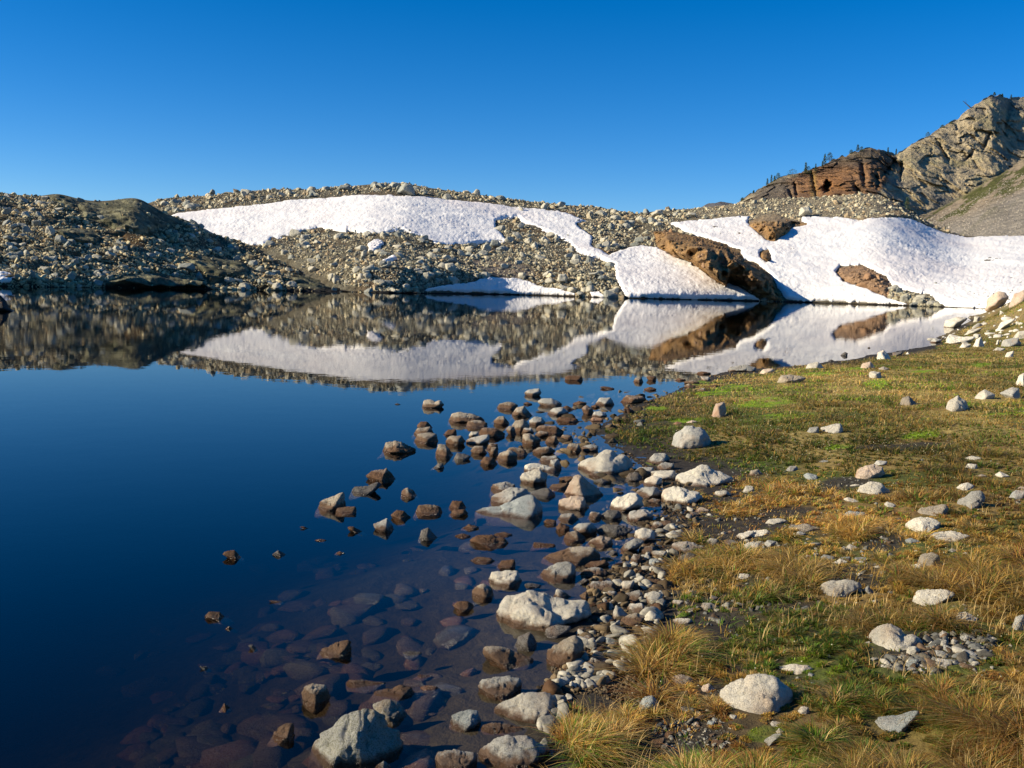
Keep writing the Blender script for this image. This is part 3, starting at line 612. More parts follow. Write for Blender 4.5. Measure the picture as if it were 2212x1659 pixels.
# water body: closed box, its sides and floor buried in the ground
def box_mesh(name, x0, x1, y0, y1, z0, z1, mat):
    v = np.array([(x, y, z) for z in (z0, z1) for y in (y0, y1) for x in (x0, x1)], float)
    f = np.array([(0, 2, 3, 1), (4, 5, 7, 6), (0, 1, 5, 4), (2, 6, 7, 3), (0, 4, 6, 2), (1, 3, 7, 5)])
    return fast_mesh(name, v, [f], smooth=False, mats=(mat,))
link('lake_water', box_mesh('lake_water', -330, 300, -80, 420, -9, 0, M_water), kind='structure')
# ------------------------------------------------------------------ shore rocks, each traced from its own outline
def convex(pts):
    pts = sorted(set(map(tuple, pts)))
    def half(ps):
        h = []
        for p in ps:
            while len(h) > 1 and (h[-1][0]-h[-2][0])*(p[1]-h[-2][1])-(h[-1][1]-h[-2][1])*(p[0]-h[-2][0]) <= 0: h.pop()
            h.append(p)
        return h
    a = half(pts); b = half(pts[::-1]); return a[:-1]+b[:-1]
ROCKS = []
def make_rock(name, poly, mat, seed, thick=.5, rnd=None, sub=False, lift=0.0):
    r = np.random.default_rng(seed); poly = np.array(poly, float)
    x0, x1 = poly[:, 0].min(), poly[:, 0].max(); cx = (x0+x1)/2; yb = np.percentile(poly[:, 1], 88); ytop = poly[:, 1].min()
    G, t = ground_hit([cx], [yb]); G = G[0]; t = t[0]
    if G[2] < 0 and not sub:
        G = unproj0(np.array([cx]), np.array([yb]))[0]; t = (G-CAM)@fw
    wid = (x1-x0)*t/F; hgt = (poly[:, 1].max()-ytop)*t/F
    b = thick*min(wid, 2.6*hgt)*r.uniform(.85, 1.1)
    dh = G-CAM; dh[2] = 0; D = np.linalg.norm(dh); dh /= D
    C = CAM+dh*(D+b*.92); C[2] = 0; va_ = CAM[2]/D; side = np.array([dh[1], -dh[0], 0])
    # outline on the upright plane through the rock's middle
    dr = ray(poly[:, 0], poly[:, 1]); tt = ((C-CAM)@dh)/(dr@dh); Q = CAM+tt[:, None]*dr
    qx = (Q-C)@side; qz = Q[:, 2].copy()
    zmin, zmax = qz.min(), qz.max(); hh = zmax-zmin
    low = qz < zmin+.42*hh; qz[low] -= .30*hh+.02*(wid > .2); zc = (qz.min()+zmax)/2+.05*hh
    xc = (qx.min()+qx.max())/2
    q = np.stack([qx-xc, qz-zc], -1); hull = np.array(convex([tuple(p) for p in q]))
    px = (x1-x0)*1024/2212; lv = 6 if px > 80 else (5 if px > 26 else (4 if px > 9 else 3))
    Dv, Fc = ICO[lv]; N_, H_ = [], []
    hx, hz = hull[:, 0], hull[:, 1]; S = max(wid, hh)
    for i in range(len(hull)):
        a_, b_ = hull[i], hull[(i+1) % len(hull)]; e = b_-a_; L = np.hypot(*e)
        if L < .02*S: continue
        n = np.array([e[1], -e[0]])/L; h = max(a_@n, .06*S)
        for sg in (-1, 1):
            tl = r.uniform(.25, .75) if sg < 0 else r.uniform(.45, .9)+1.5*va_
            v = np.array([n[0], sg*tl, n[1]]); nn = np.linalg.norm(v); N_.append(v/nn); H_.append(h/nn)
    for sg in (-1, 1):
        for k in range(3 if sg < 0 else 2):
            v = np.array([(-.55, .6, 0)[k]+r.normal(0, .22), sg, r.normal(.15, .35)]); nn = np.linalg.norm(v); N_.append(v/nn); H_.append(b*r.uniform(.85, 1.1)*((.92, .92, 1.25)[k] if sg < 0 else 1))
    for k in range(5):
        v = np.array([r.normal(), -abs(r.normal()), r.normal()+.2]); v /= np.linalg.norm(v)
        ext = max((hull[:, 0]*v[0]+hull[:, 1]*v[2]).max(), 0)*.97+b*abs(v[1])*.7
        N_.append(v); H_.append(max(ext, .3*min(b, hh)))
    p = rnd or r.choice([24, 32, 44])
    rad = plane_radius(Dv, np.array(N_), np.array(H_), p)*(1+1.9/p)
    # follow the hollows of the outline
    ang = np.arctan2(Dv[:, 2], Dv[:, 0]); g = np.linspace(-np.pi, np.pi, 181)
    def rpoly(pl):
        out = np.zeros(181)
        for i in range(len(pl)):
            ax, ay = pl[i]; ex, ey = pl[(i+1) % len(pl)]-pl[i]
            den = np.cos(g)*ey-np.sin(g)*ex; den = np.where(np.abs(den) < 1e-12, 1e-12, den)
            tq = (ax*ey-ay*ex)/den; sq = (ax*np.sin(g)-ay*np.cos(g))/den
            ok = (tq > 0) & (sq >= -1e-6) & (sq <= 1+1e-6); out = np.where(ok & (tq > out), tq, out)
        return out
    ra, rb = rpoly(q), rpoly(hull); ratio = np.where((rb > 0) & (ra > 0), ra/np.maximum(rb, 1e-9), 1); ratio = np.convolve(np.pad(ratio, 4, 'wrap'), np.ones(5)/5, 'same')[4:-4]
    w = (Dv[:, 0]**2+Dv[:, 2]**2); rad = rad*(1+w*(np.interp(ang, g, ratio)-1))
    V = Dv*rad[:, None]; sz = min(wid, hh*1.6)
    V = V+Dv*(fbm(V/sz*2.2+seed*3.1, 3, 5)*.06*sz)[:, None]
    if lv >= 4: V = V+Dv*(ridged(V/sz*5+seed*1.7, 4, 7)*.022*sz)[:, None]
    if lv >= 5:
        Pw = V/sz*3.2+seed*2.3; Pw = Pw+.5*np.stack([noise(Pw*1.3, 1), noise(Pw*1.3, 2), noise(Pw*1.3, 3)], -1); I = np.floor(Pw).astype(np.int64)
        st = _h(I[:, 0], I[:, 1], I[:, 2], 4); V = V+Dv*((st-.5)*.035*sz)[:, None]
    if lv >= 5: V = V-Dv*(np.maximum(ridged(V/sz*3+seed, 2, 17)-.55, 0)*.10*sz)[:, None]
    org = C+side*xc; org[2] = zc+lift
    W = V[:, :1]*side+V[:, 1:2]*dh+V[:, 2:]*np.array([0, 0, 1.])
    gr = gz(org[0:1], org[1:2])[0][0]
    me = fast_mesh(name, W, [Fc], mats=(RM[mat],))
    if lv <= 3: me.polygons.foreach_set('use_smooth', np.zeros(len(me.polygons), bool))
    o = link(name, me, loc=tuple(org)); 
    ROCKS.append(dict(o=o, x=cx, y=(ytop+poly[:, 1].max())/2, yb=yb, w=x1-x0, h=poly[:, 1].max()-ytop, mat=mat, t=t, wet=G[2] < .012, org=org, b=b, wid=wid)); return o
ROCK_TABLE = {
'R4': '''
t|462,350 480,315 520,308 555,325 590,312 622,345 560,370 500,368
g|1180,262 1215,235 1285,232 1300,265 1260,290 1210,280
b|1465,150 1490,137 1580,140 1595,165 1560,178 1470,172
t|973,365 1010,338 1080,322 1130,345 1135,370 1050,385
t|1080,405 1130,360 1180,355 1250,405 1240,430 1150,425
g|1275,322 1310,300 1370,300 1440,335 1430,355 1330,360
g|1330,395 1380,370 1450,362 1490,395 1480,420 1350,415
b|1520,335 1560,318 1620,330 1600,350 1530,350
g|1670,325 1710,298 1780,297 1825,340 1790,350 1680,345
t|645,455 680,410 720,393 800,405 900,435 920,465 800,470 660,470
t|765,490 790,460 850,450 920,470 930,500 780,510
t|965,460 1000,430 1040,425 1085,465 1060,490 980,480
b|430,490 460,463 500,465 560,500 550,515 440,510
t|395,535 440,505 520,500 565,540 560,560 400,560
t|408,580 440,550 510,540 560,550 582,590 570,610 430,610
b|608,545 650,518 700,515 710,545 690,560 620,560
t|630,600 660,565 740,560 770,600 720,635 650,625
w|793,555 810,532 860,535 860,570 800,580
g|770,590 870,560 930,555 935,590 900,620 790,625
b|860,540 900,505 990,510 1045,545 1040,575 880,570
t|1050,520 1075,490 1110,500 1130,550 1090,560
t|1090,500 1120,460 1170,450 1215,490 1210,530 1110,540
g|1215,455 1250,430 1300,430 1330,465 1300,490 1230,490
t|148,675 190,650 215,610 280,593 330,620 420,650 400,672 250,690 160,685
t|555,680 580,620 630,625 700,680 690,710 600,705
d|680,720 710,680 760,690 810,705 780,730 700,740
t|805,665 830,635 890,635 925,675 900,690 820,690
t|910,650 940,610 990,620 1000,650 930,670
t|930,690 950,645 990,640 1000,680 960,700
t|965,720 1010,680 1070,658 1130,690 1125,735 990,740
b|871,745 905,708 960,720 1010,760 980,775 890,765
t|1060,655 1100,640 1180,660 1230,690 1200,710 1090,700
t|1165,610 1170,550 1220,540 1300,590 1280,625 1190,625
g|1160,540 1180,505 1230,510 1260,540 1200,550
t|1255,550 1290,528 1345,535 1350,560 1290,580
b|1265,515 1290,490 1400,495 1455,530 1430,555 1300,550
b|1385,450 1430,430 1540,440 1590,460 1540,470 1400,465
b|1440,365 1480,350 1560,375 1540,385 1460,380
b|1585,370 1610,348 1660,370 1670,410 1610,415
g|1650,415 1670,390 1720,390 1760,415 1740,435 1660,430
o|1635,450 1660,430 1730,440 1735,460 1650,462
b|1835,315 1900,280 2000,285 2035,310 1950,340 1860,330
t|1320,600 1350,570 1400,560 1430,600 1380,625
t|1240,665 1290,640 1350,640 1400,670 1330,695 1250,690
t|1420,580 1450,555 1510,560 1530,590 1470,600
t|1475,650 1500,615 1560,620 1590,670 1500,680
g|1580,640 1650,620 1700,635 1690,665 1600,675
w|1558,780 1570,745 1640,720 1740,660 1790,655 1820,690 1880,690 1920,720 1950,780 1940,810 1850,845 1770,840 1700,800 1620,820 1565,800|BIGSPIT
g|1270,740 1310,705 1400,700 1445,735 1380,760
g|1345,790 1370,730 1420,720 1445,780 1400,800
w|1180,820 1190,770 1240,750 1310,765 1400,790 1410,830 1300,810
w|1155,860 1160,830 1290,790 1340,830 1330,890 1280,920 1190,890
g|935,940 960,900 1050,880 1120,900 1110,945 960,965
g|925,1025 960,980 1080,930 1180,930 1215,970 1100,1040 950,1050
s|832,1110 840,1075 930,1060 980,1060 1160,985 1230,975 1300,1040 1305,1080 1290,1150 1150,1165 1000,1145 840,1135|SLATE
d|1225,960 1290,935 1350,930 1400,970 1380,1000 1250,990
t|1325,920 1380,900 1490,890 1480,930 1400,945
p|1435,980 1500,900 1540,850 1580,845 1640,890 1790,960 1780,990 1640,1005 1450,1000|PEACH
p|1425,1030 1430,1010 1540,985 1600,995 1645,1050 1620,1085 1540,1080 1430,1060
w|1770,1080 1790,1020 1860,985 1950,965 2015,990 2015,1050 1900,1090 1860,1110 1780,1095|PALE
g|1900,970 2000,930 2090,915 2140,960 2090,1000 1960,1000
g|1865,1160 1920,1090 2020,1070 2075,1100 2070,1150 1980,1165
w|1985,915 2030,860 2080,840 2140,860 2140,900 2060,915
w|2060,850 2100,810 2230,805 2240,870 2140,880
d|1885,860 1910,820 1960,815 2010,850 1980,880 1900,880
g|1950,810 1990,780 2080,785 2110,830 2020,850
g|2105,790 2140,750 2225,755 2225,800 2130,805
g|1990,740 2060,720 2090,690 2170,690 2200,730 2080,770 2000,760
t|315,980 325,945 360,925 400,945 455,990 430,998 330,990
b|70,845 110,810 200,800 215,785 305,860 250,890 150,880
d|520,790 580,755 610,760 625,785 590,797
b|650,1060 680,1015 740,1020 790,1060 740,1080 660,1075
b|655,1105 690,1080 760,1078 790,1105 740,1125 670,1125
t|405,1095 440,1050 540,1045 590,1060 620,1100 560,1120 430,1118
b|250,1120 290,1085 340,1090 440,1145 400,1163 300,1150
g|125,1180 170,1165 220,1143 285,1210 250,1235 190,1230 150,1200
d|440,1280 460,1220 510,1203 590,1260 540,1290 460,1293
b|730,1205 790,1180 870,1200 830,1220 760,1222
b|690,1260 740,1245 810,1260 780,1280 720,1275
b|800,1300 840,1262 960,1260 1040,1280 1068,1310 1000,1345 900,1335
b|960,1245 1040,1235 1115,1255 1060,1270 980,1260
b|1185,1320 1220,1303 1350,1315 1460,1325 1440,1342 1200,1340
b|1315,1165 1340,1145 1400,1155 1410,1180 1350,1190
b|1400,1200 1430,1170 1500,1200 1490,1230 1420,1235
g|1390,1140 1440,1110 1520,1105 1600,1150 1560,1165 1420,1160
g|1520,1210 1560,1175 1640,1170 1690,1210 1680,1260 1600,1250
t|1440,1290 1480,1240 1540,1225 1610,1270 1610,1300 1480,1310
p|1615,1320 1640,1290 1720,1262 1790,1280 1805,1330 1780,1350 1640,1335
t|1265,1440 1340,1400 1500,1350 1600,1340 1670,1350 1705,1400 1690,1440 1560,1450 1400,1475 1290,1460
g|1225,1560 1230,1520 1340,1490 1420,1450 1500,1447 1535,1480 1540,1540 1500,1580 1250,1580
t|1570,1475 1640,1445 1740,1430 1770,1460 1740,1485 1600,1490
g|1560,1530 1600,1495 1700,1485 1760,1510 1740,1550 1580,1550
w|935,1560 960,1515 1050,1498 1130,1510 1185,1580 1170,1610 1100,1620 960,1600
b|985,1465 1020,1435 1110,1428 1120,1470 1100,1495 1010,1490
b|805,1430 850,1408 940,1415 980,1435 940,1452 840,1450
d|1180,1600 1220,1590 1300,1605 1280,1630 1200,1625
g|1825,1360 1880,1310 1960,1280 2020,1300 1990,1340 1900,1380 1850,1385
w|1950,1270 1960,1230 2020,1210 2080,1225 2100,1270 2060,1300 1980,1300
d|1690,1220 1740,1185 1880,1190 1940,1220 1850,1250 1720,1260
g|1975,1380 1990,1340 2070,1330 2110,1360 2080,1390 2000,1390
w|2060,1390 2080,1365 2170,1370 2185,1400 2160,1415 2080,1415
s|2025,1460 2060,1425 2120,1425 2160,1460 2120,1480 2040,1480
g|1925,1430 1950,1390 2000,1400 2010,1450 1960,1470
w|2060,1200 2090,1165 2140,1170 2160,1200 2110,1220
w|1840,1620 1870,1580 1950,1575 1945,1630 1900,1660
g|1620,1620 1660,1580 1800,1580 1835,1630 1800,1670 1640,1660
t|2000,1590 2050,1565 2212,1580 2212,1640 2060,1620
d|1520,1600 1600,1560 1640,1575 1560,1610
w|2140,980 2160,940 2212,920 2230,1010 2150,1010
g|2040,1020 2080,1000 2140,1010 2130,1040 2050,1040
b|1700,222 1740,215 1820,230 1780,240
b|1170,335 1200,325 1240,338 1210,350
b|2015,235 2060,220 2110,235 2060,250
t|1940,178 1960,155 2000,155 2020,180 1980,195
b|2035,150 2060,138 2100,150 2105,170 2060,180
d|1250,393 1290,386 1330,395 1280,400
b|1645,355 1680,342 1715,360 1670,372
t|1420,860 1470,845 1560,850 1540,890 1450,885
g|1630,830 1680,810 1760,830 1730,860 1650,850
d|1660,880 1720,860 1770,880 1740,910
d|1720,1120 1760,1080 1840,1090 1860,1130 1780,1160
g|1620,1130 1650,1095 1710,1100 1730,1140 1660,1150
g|2130,1170 2170,1155 2212,1160 2212,1200 2150,1200
d|272,340 290,334 318,340 295,346
d|1740,1390 1800,1360 1840,1380 1800,1405''',
'R6': '''
w|1535,620 1560,560 1610,470 1660,432 1760,418 1880,445 1925,470 2020,480 2160,485 2195,550 2180,600 1990,660 1870,680 1720,740 1640,710 1560,660|WHITE
w|1920,462 1965,408 2010,420 2050,455 2150,485 2160,510 2000,490
t|1370,420 1400,390 1445,370 1500,400 1530,450 1490,480 1420,470 1380,455
b|1230,520 1270,490 1330,490 1385,525 1340,560 1280,575
t|280,860 330,820 400,790 490,768 520,780 520,870 500,885 420,885 300,870|WEDGE
d|885,855 930,840 1010,845 1020,865 960,890 900,870
t|1448,850 1460,815 1510,803 1620,820 1720,855 1790,890 1800,930 1760,970 1660,960 1540,910 1455,875|LOAF
g|1410,1080 1440,1040 1560,1020 1700,1030 1720,1080 1700,1150 1620,1180 1560,1170 1440,1110
w|1525,1270 1530,1240 1620,1180 1760,1120 1880,1120 1950,1160 1960,1210 1900,1290 1800,1350 1700,1340 1580,1330|TUFTSIDE
s|1210,1340 1230,1290 1350,1248 1400,1260 1430,1330 1400,1380 1320,1400 1220,1380
g|1400,1410 1430,1370 1500,1340 1600,1345 1720,1380 1720,1420 1620,1450 1480,1460 1405,1440
g|1415,1560 1440,1510 1540,1450 1680,1425 1760,1430 1810,1470 1890,1500 1890,1580 1830,1640 1740,1680 1560,1680 1450,1620|DOMED
g|1115,1590 1140,1545 1200,1535 1300,1550 1380,1545 1410,1590 1400,1680 1140,1680
c|240,1570 255,1500 300,1425 370,1375 440,1305 520,1275 610,1252 700,1258 755,1300 800,1355 862,1400 875,1465 830,1560 740,1610 600,1645 420,1680 270,1655 240,1615|GRANITE
c|680,1215 740,1190 800,1190 870,1220 950,1280 930,1320 860,1340 780,1330 740,1280
t|650,1160 700,1120 800,1100 860,1080 940,1095 965,1140 930,1180 780,1190 670,1180
t|175,1130 200,1085 250,1072 340,1080 370,1150 330,1200 290,1230 230,1220 200,1180
b|465,1065 510,1040 600,1045 760,1060 770,1090 640,1110 500,1100
s|675,1680 700,1640 750,1610 800,1650 810,1690
o|265,65 300,55 355,65 330,80
o|400,160 440,143 485,155 450,168
t|1880,880 1900,830 2010,760 2090,732 2140,760 2165,870 2110,960 2050,955 1940,920|TRIANGLE
d|1880,730 1890,680 1960,660 2060,665 2050,700 1980,755 1900,750
d|1660,790 1690,740 1770,712 1820,770 1840,820 1780,840 1700,820
o|1000,1095 1040,1078 1140,1090 1100,1115 1030,1115
b|945,1025 1010,1002 1120,1020 1060,1040''',
'R7': '''
g|830,110 845,85 940,75 1050,110 1040,130 950,150 890,170 840,150
d|870,185 950,150 1000,170 980,210 880,220
w|1070,75 1100,52 1150,60 1165,90 1130,105 1080,100
w|1330,100 1370,75 1440,85 1455,115 1400,135 1345,125
w|1260,35 1300,15 1400,0 1420,30 1340,55 1270,55
g|1190,75 1230,60 1310,80 1300,105 1210,100
g|1455,100 1500,65 1560,75 1540,110 1480,120
w|1290,325 1310,300 1370,300 1385,325 1350,345
w|615,470 640,435 700,418 755,440 770,480 745,515 680,510 630,490|EGG
g|360,450 390,420 440,425 460,455 420,475 370,470
g|435,480 500,440 600,415 625,440 610,490 540,500 470,500
w|390,500 420,480 490,485 490,520 430,525
b|650,550 690,510 740,505 785,545 750,575 670,580
w|500,545 540,510 620,505 650,540 620,575 540,575
w|405,600 440,520 480,540 520,585 490,615 420,625
t|450,640 490,600 580,578 640,600 620,650 540,690 470,670
w|555,690 590,665 640,660 695,700 660,720 570,715
w|830,495 850,482 910,490 890,515 840,518
w|1015,540 1050,505 1110,505 1160,530 1120,553 1030,548
w|840,620 880,610 960,612 985,640 900,665 845,655
g|1090,470 1110,450 1160,465 1140,485
g|1230,515 1290,500 1350,512 1300,525
t|1225,550 1250,530 1300,545 1290,570 1230,570
w|150,970 190,925 270,890 330,910 385,950 330,985 200,985
g|190,750 240,728 300,750 290,785 220,795
s|335,790 380,745 470,770 450,800 350,805
s|440,750 500,742 560,750 540,780 470,780
s|465,805 540,775 630,775 620,795 520,825 475,820
g|130,710 180,680 220,680 210,720 150,735
t|180,450 235,420 260,470 240,500
g|830,1060 840,1020 900,1000 960,1020 985,1060 950,1100 890,1110 835,1090
s|600,1220 640,1165 690,1150 740,1200 755,1270 690,1285 620,1255|BLUE
p|1030,1110 1050,1080 1090,1065 1140,1110 1110,1135 1040,1130
g|800,1155 850,1135 940,1120 970,1140 900,1170 810,1172
s|855,1260 900,1230 965,1235 940,1265 870,1280
w|1180,1125 1195,1090 1300,1050 1410,1012 1530,1018 1580,1060 1640,1130 1660,1190 1600,1240 1480,1230 1440,1280 1370,1315 1290,1270 1200,1210 1180,1160|SPECKLED
w|1225,1310 1240,1285 1280,1290 1290,1310 1250,1330
s|1065,1350 1090,1325 1130,1330 1135,1365 1090,1370
p|980,1355 1000,1335 1020,1345 1015,1370
t|1090,1485 1120,1462 1200,1465 1195,1500 1120,1505
t|650,1510 690,1470 780,1445 790,1490 740,1530 680,1530
g|735,1530 750,1490 800,1485 835,1520 800,1540
t|535,1555 560,1520 600,1510 635,1550 600,1570
w|510,1600 540,1570 580,1600 560,1620
g|345,1640 370,1612 410,1620 420,1659 360,1680
b|770,1430 800,1398 850,1405 850,1440 800,1450
g|1440,1510 1480,1460 1540,1420 1600,1415 1610,1440 1540,1490 1480,1520
g|1480,1365 1540,1330 1620,1345 1620,1380 1540,1385
w|1540,1410 1580,1380 1620,1400 1600,1430''',
'R8': '''
w|-60,955 0,935 140,938 180,965 100,1015 40,985
w|225,410 240,370 290,350 400,340 480,360 515,395 470,420 380,440 280,475 235,460|HALFSUNK
g|530,410 570,385 620,430 580,445
w|850,260 870,235 930,230 960,250 900,280 860,275
t|915,210 940,165 1010,152 1060,175 1080,230 1040,265 960,250
g|1050,300 1080,285 1110,310 1070,325
w|835,515 870,470 920,415 1010,408 1130,420 1180,450 1120,480 1000,510 900,540 850,530|LONG
w|1175,600 1200,570 1250,565 1340,610 1330,640 1250,635 1190,620
g|1570,650 1600,600 1660,585 1660,700 1620,700
w|585,760 600,700 650,660 720,650 790,690 830,730 890,725 930,760 920,800 840,830 730,845 620,815|NOTCHED
w|835,840 850,812 900,805 935,830 900,870 860,870
g|1060,720 1090,695 1130,720 1110,755 1070,750
w|990,790 1010,770 1030,790 1010,810
w|1050,800 1070,760 1120,765 1130,790 1080,830
w|1140,780 1160,750 1190,770 1180,800
g|1080,820 1100,795 1200,830 1190,860 1120,850
g|1000,860 1040,835 1090,840 1160,880 1150,900 1050,890
g|1000,920 1060,890 1170,905 1150,955 1050,955
g|1200,850 1240,825 1340,860 1320,890 1230,885
s|790,940 860,900 920,900 910,950 840,970
g|770,890 800,865 870,880 820,905
g|560,900 600,885 650,890 600,915
w|1410,760 1440,740 1480,760 1450,780
g|1210,740 1260,730 1290,760 1230,775
s|540,1430 550,1390 640,1310 720,1300 800,1290 880,1258 930,1275 870,1330 830,1390 780,1440 700,1430 620,1420|SADDLE
w|75,1260 100,1225 150,1235 155,1270 120,1300 85,1285
w|645,45 660,33 680,45 665,58
w|400,120 440,92 500,115 470,135
s|200,205 260,165 330,180 340,210
w|305,215 370,195 430,215 400,235 330,230
s|365,185 440,180 450,205 380,205
s|450,210 480,182 560,185 560,210 500,220
g|115,190 140,165 180,185 160,205
g|1120,135 1150,122 1200,135 1160,150
g|1500,290 1540,270 1590,290 1550,305''',
'R5': '''
g|105,640 140,580 200,540 260,540 320,570 350,620 350,660 250,670 180,685 120,670|TURF
p|355,465 380,405 430,398 440,440 430,490 390,480
g|915,570 940,545 990,540 995,575 930,580
w|1000,545 1060,530 1120,522 1135,555 1120,580 1040,578
t|1470,400 1490,370 1530,360 1600,405 1540,418 1480,412
w|1725,445 1770,390 1820,350 1860,380 1900,430 1830,440 1740,452|PYRAMID
w|1900,365 1940,345 1980,320 2040,350 2010,380 1930,382
g|2070,340 2140,308 2180,315 2200,370 2150,375
w|2160,280 2180,240 2212,220 2250,300 2190,300
w|1290,220 1300,212 1360,215 1370,245 1330,255 1295,250
w|1340,130 1340,100 1380,85 1430,125 1420,140 1360,140
p|1240,180 1250,165 1300,152 1340,185 1300,200
w|905,190 930,165 990,155 1040,190 980,200
t|725,275 770,235 840,235 920,250 850,275 740,290
g|440,210 470,185 560,172 620,190 610,215 500,215
p|630,220 660,200 720,195 730,215 670,235
t|1345,195 1380,183 1410,195 1390,210
w|120,880 150,830 240,790 310,772 370,790 440,820 480,850 400,890 300,900 200,915 130,900|CREAM
t|565,830 590,800 630,795 680,825 650,840
g|785,800 820,775 860,775 880,800 830,810
s|900,830 930,815 980,830 990,850 940,860
w|540,915 560,890 600,895 620,920 590,930 550,930
w|355,950 380,925 440,920 475,945 420,965
w|50,960 70,915 150,900 210,920 280,930 300,960 220,1010 150,1000 80,985
p|1200,830 1220,795 1310,768 1370,780 1380,820 1300,850 1240,860 1210,850
g|1310,760 1340,742 1400,745 1390,775
w|1205,930 1240,890 1300,865 1360,875 1410,920 1400,945 1330,960 1260,940|ROUNDED
w|845,890 880,885 940,888 930,898
w|1175,890 1210,880 1250,890 1210,905
w|1140,970 1170,960 1240,985 1230,1000 1170,985
w|1380,1000 1400,985 1450,1005 1440,1025 1400,1015
t|1530,1060 1600,1020 1740,1000 1760,1030 1750,1065 1640,1080
w|1515,1120 1560,1090 1640,1080 1710,1110 1700,1150 1600,1175 1530,1160
w|1645,1190 1700,1165 1790,1160 1890,1190 1850,1215 1750,1240 1660,1225
s|1505,1215 1540,1200 1600,1225 1540,1245
g|1790,1020 1830,975 1900,925 1950,920 1985,960 1930,1010 1860,1030
w|1780,905 1830,885 1880,870 1915,890 1900,915 1820,920
w|1855,725 1900,715 1960,722 1950,738 1880,740
w|1855,780 1880,758 1930,765 1940,790 1880,795
w|2040,825 2070,808 2130,835 2080,850
s|2120,945 2160,920 2230,920 2230,965 2150,970
p|2160,910 2190,895 2230,900 2220,920
t|1910,830 1960,822 2000,835 1950,840
w|660,1110 700,1090 770,1085 810,1100 740,1120 680,1125
t|780,1150 830,1125 920,1120 1010,1145 950,1160 850,1165
w|490,1185 560,1165 680,1150 710,1180 620,1200 500,1205
g|840,1185 870,1160 920,1175 890,1200
g|960,745 1020,738 1080,745 1040,755
s|1110,1065 1170,1042 1260,1050 1280,1070 1180,1080
g|205,1070 240,1045 285,1060 270,1080
p|235,1045 290,1020 350,1035 330,1055
w|0,720 30,700 80,700 90,720 40,745
w|30,775 80,752 130,765 120,795 50,795
w|0,805 80,800 150,820 160,850 60,860 0,850
o|120,520 150,508 190,520 150,530
p|200,510 240,500 280,512 230,520
t|190,300 220,285 260,300 240,318
g|270,320 310,308 330,325 280,332
t|180,275 240,265 300,280 250,290
g|290,240 340,245 360,265 300,270
b|330,300 380,290 400,300 350,310
w|2070,60 2090,25 2150,15 2200,40 2170,60
w|2090,130 2110,100 2150,90 2150,120
w|2020,85 2050,70 2100,75 2080,95
d|1430,125 1430,100 1490,95 1490,110
w|1500,110 1520,95 1550,110
d|1115,108 1145,96 1165,103 1160,118 1130,118
d|1045,147 1065,139 1085,147 1065,153
d|1280,70 1290,65 1301,70 1290,75
b|120,262 160,250 210,262 160,270
b|240,220 300,212 370,222 300,232''',
'R3': '''
p|1960,1400 1970,1360 2030,1315 2080,1320 2100,1350 2060,1400 2000,1410|BANK
p|2105,1380 2140,1330 2200,1300 2230,1370 2150,1390
w|1700,1530 1710,1490 1790,1475 1850,1480 1820,1510 1760,1545
w|1880,1500 1890,1465 1925,1470 1925,1500
w|1705,1620 1740,1595 1900,1590 1880,1620 1760,1645
w|1870,1650 1900,1610 1930,1590 1960,1640 1930,1660
w|1795,1650 1820,1630 1870,1640 1850,1665
w|2020,1540 2060,1500 2150,1475 2120,1510 2050,1545
w|1810,1580 1860,1550 1940,1535 1900,1570
w|2120,1590 2160,1560 2230,1555 2230,1600 2140,1610
g|2050,1640 2080,1610 2160,1600 2180,1640 2080,1665
w|2020,1645 2030,1610 2045,1612 2040,1640
g|1605,1620 1640,1600 1690,1610 1660,1635''',
'R9': '''
b|1555,160 1580,138 1640,140 1720,190 1690,210 1640,200
d|1900,165 1945,137 2000,165 1960,188
t|1430,600 1470,567 1540,567 1560,595 1650,620 1600,635 1500,625
b|1570,690 1600,665 1670,690 1640,705
t|1870,1460 1940,1390 1990,1350 2050,1350 2060,1420 2040,1475 1900,1470
b|1870,482 1960,490 2000,500 1950,515
d|1735,800 1770,795 1810,825 1780,840
d|1390,945 1440,950 1490,970 1440,980
b|1530,1250 1570,1205 1630,1240 1600,1260''',
'R10': '''
t|1765,760 1800,735 1850,700 1920,680 1945,760 1880,790 1780,775
t|1875,790 1890,765 1990,757 2000,795 1900,805
d|1955,670 1990,645 2060,640 2110,620 2135,635 2050,690 1970,690
b|1945,870 1975,867 2065,905 2040,917 1960,895
b|1675,870 1700,867 1745,880 1730,888''',
'R1': '''
k|-120,905 -80,830 0,805 40,840 60,878 110,880 150,900 60,910|EDGE''',
}
TR = dict(R1=R1, R3=R3, R4=R4, R5=R5, R6=R6, R7=R7, R8=R8, R9=R9, R10=R10)
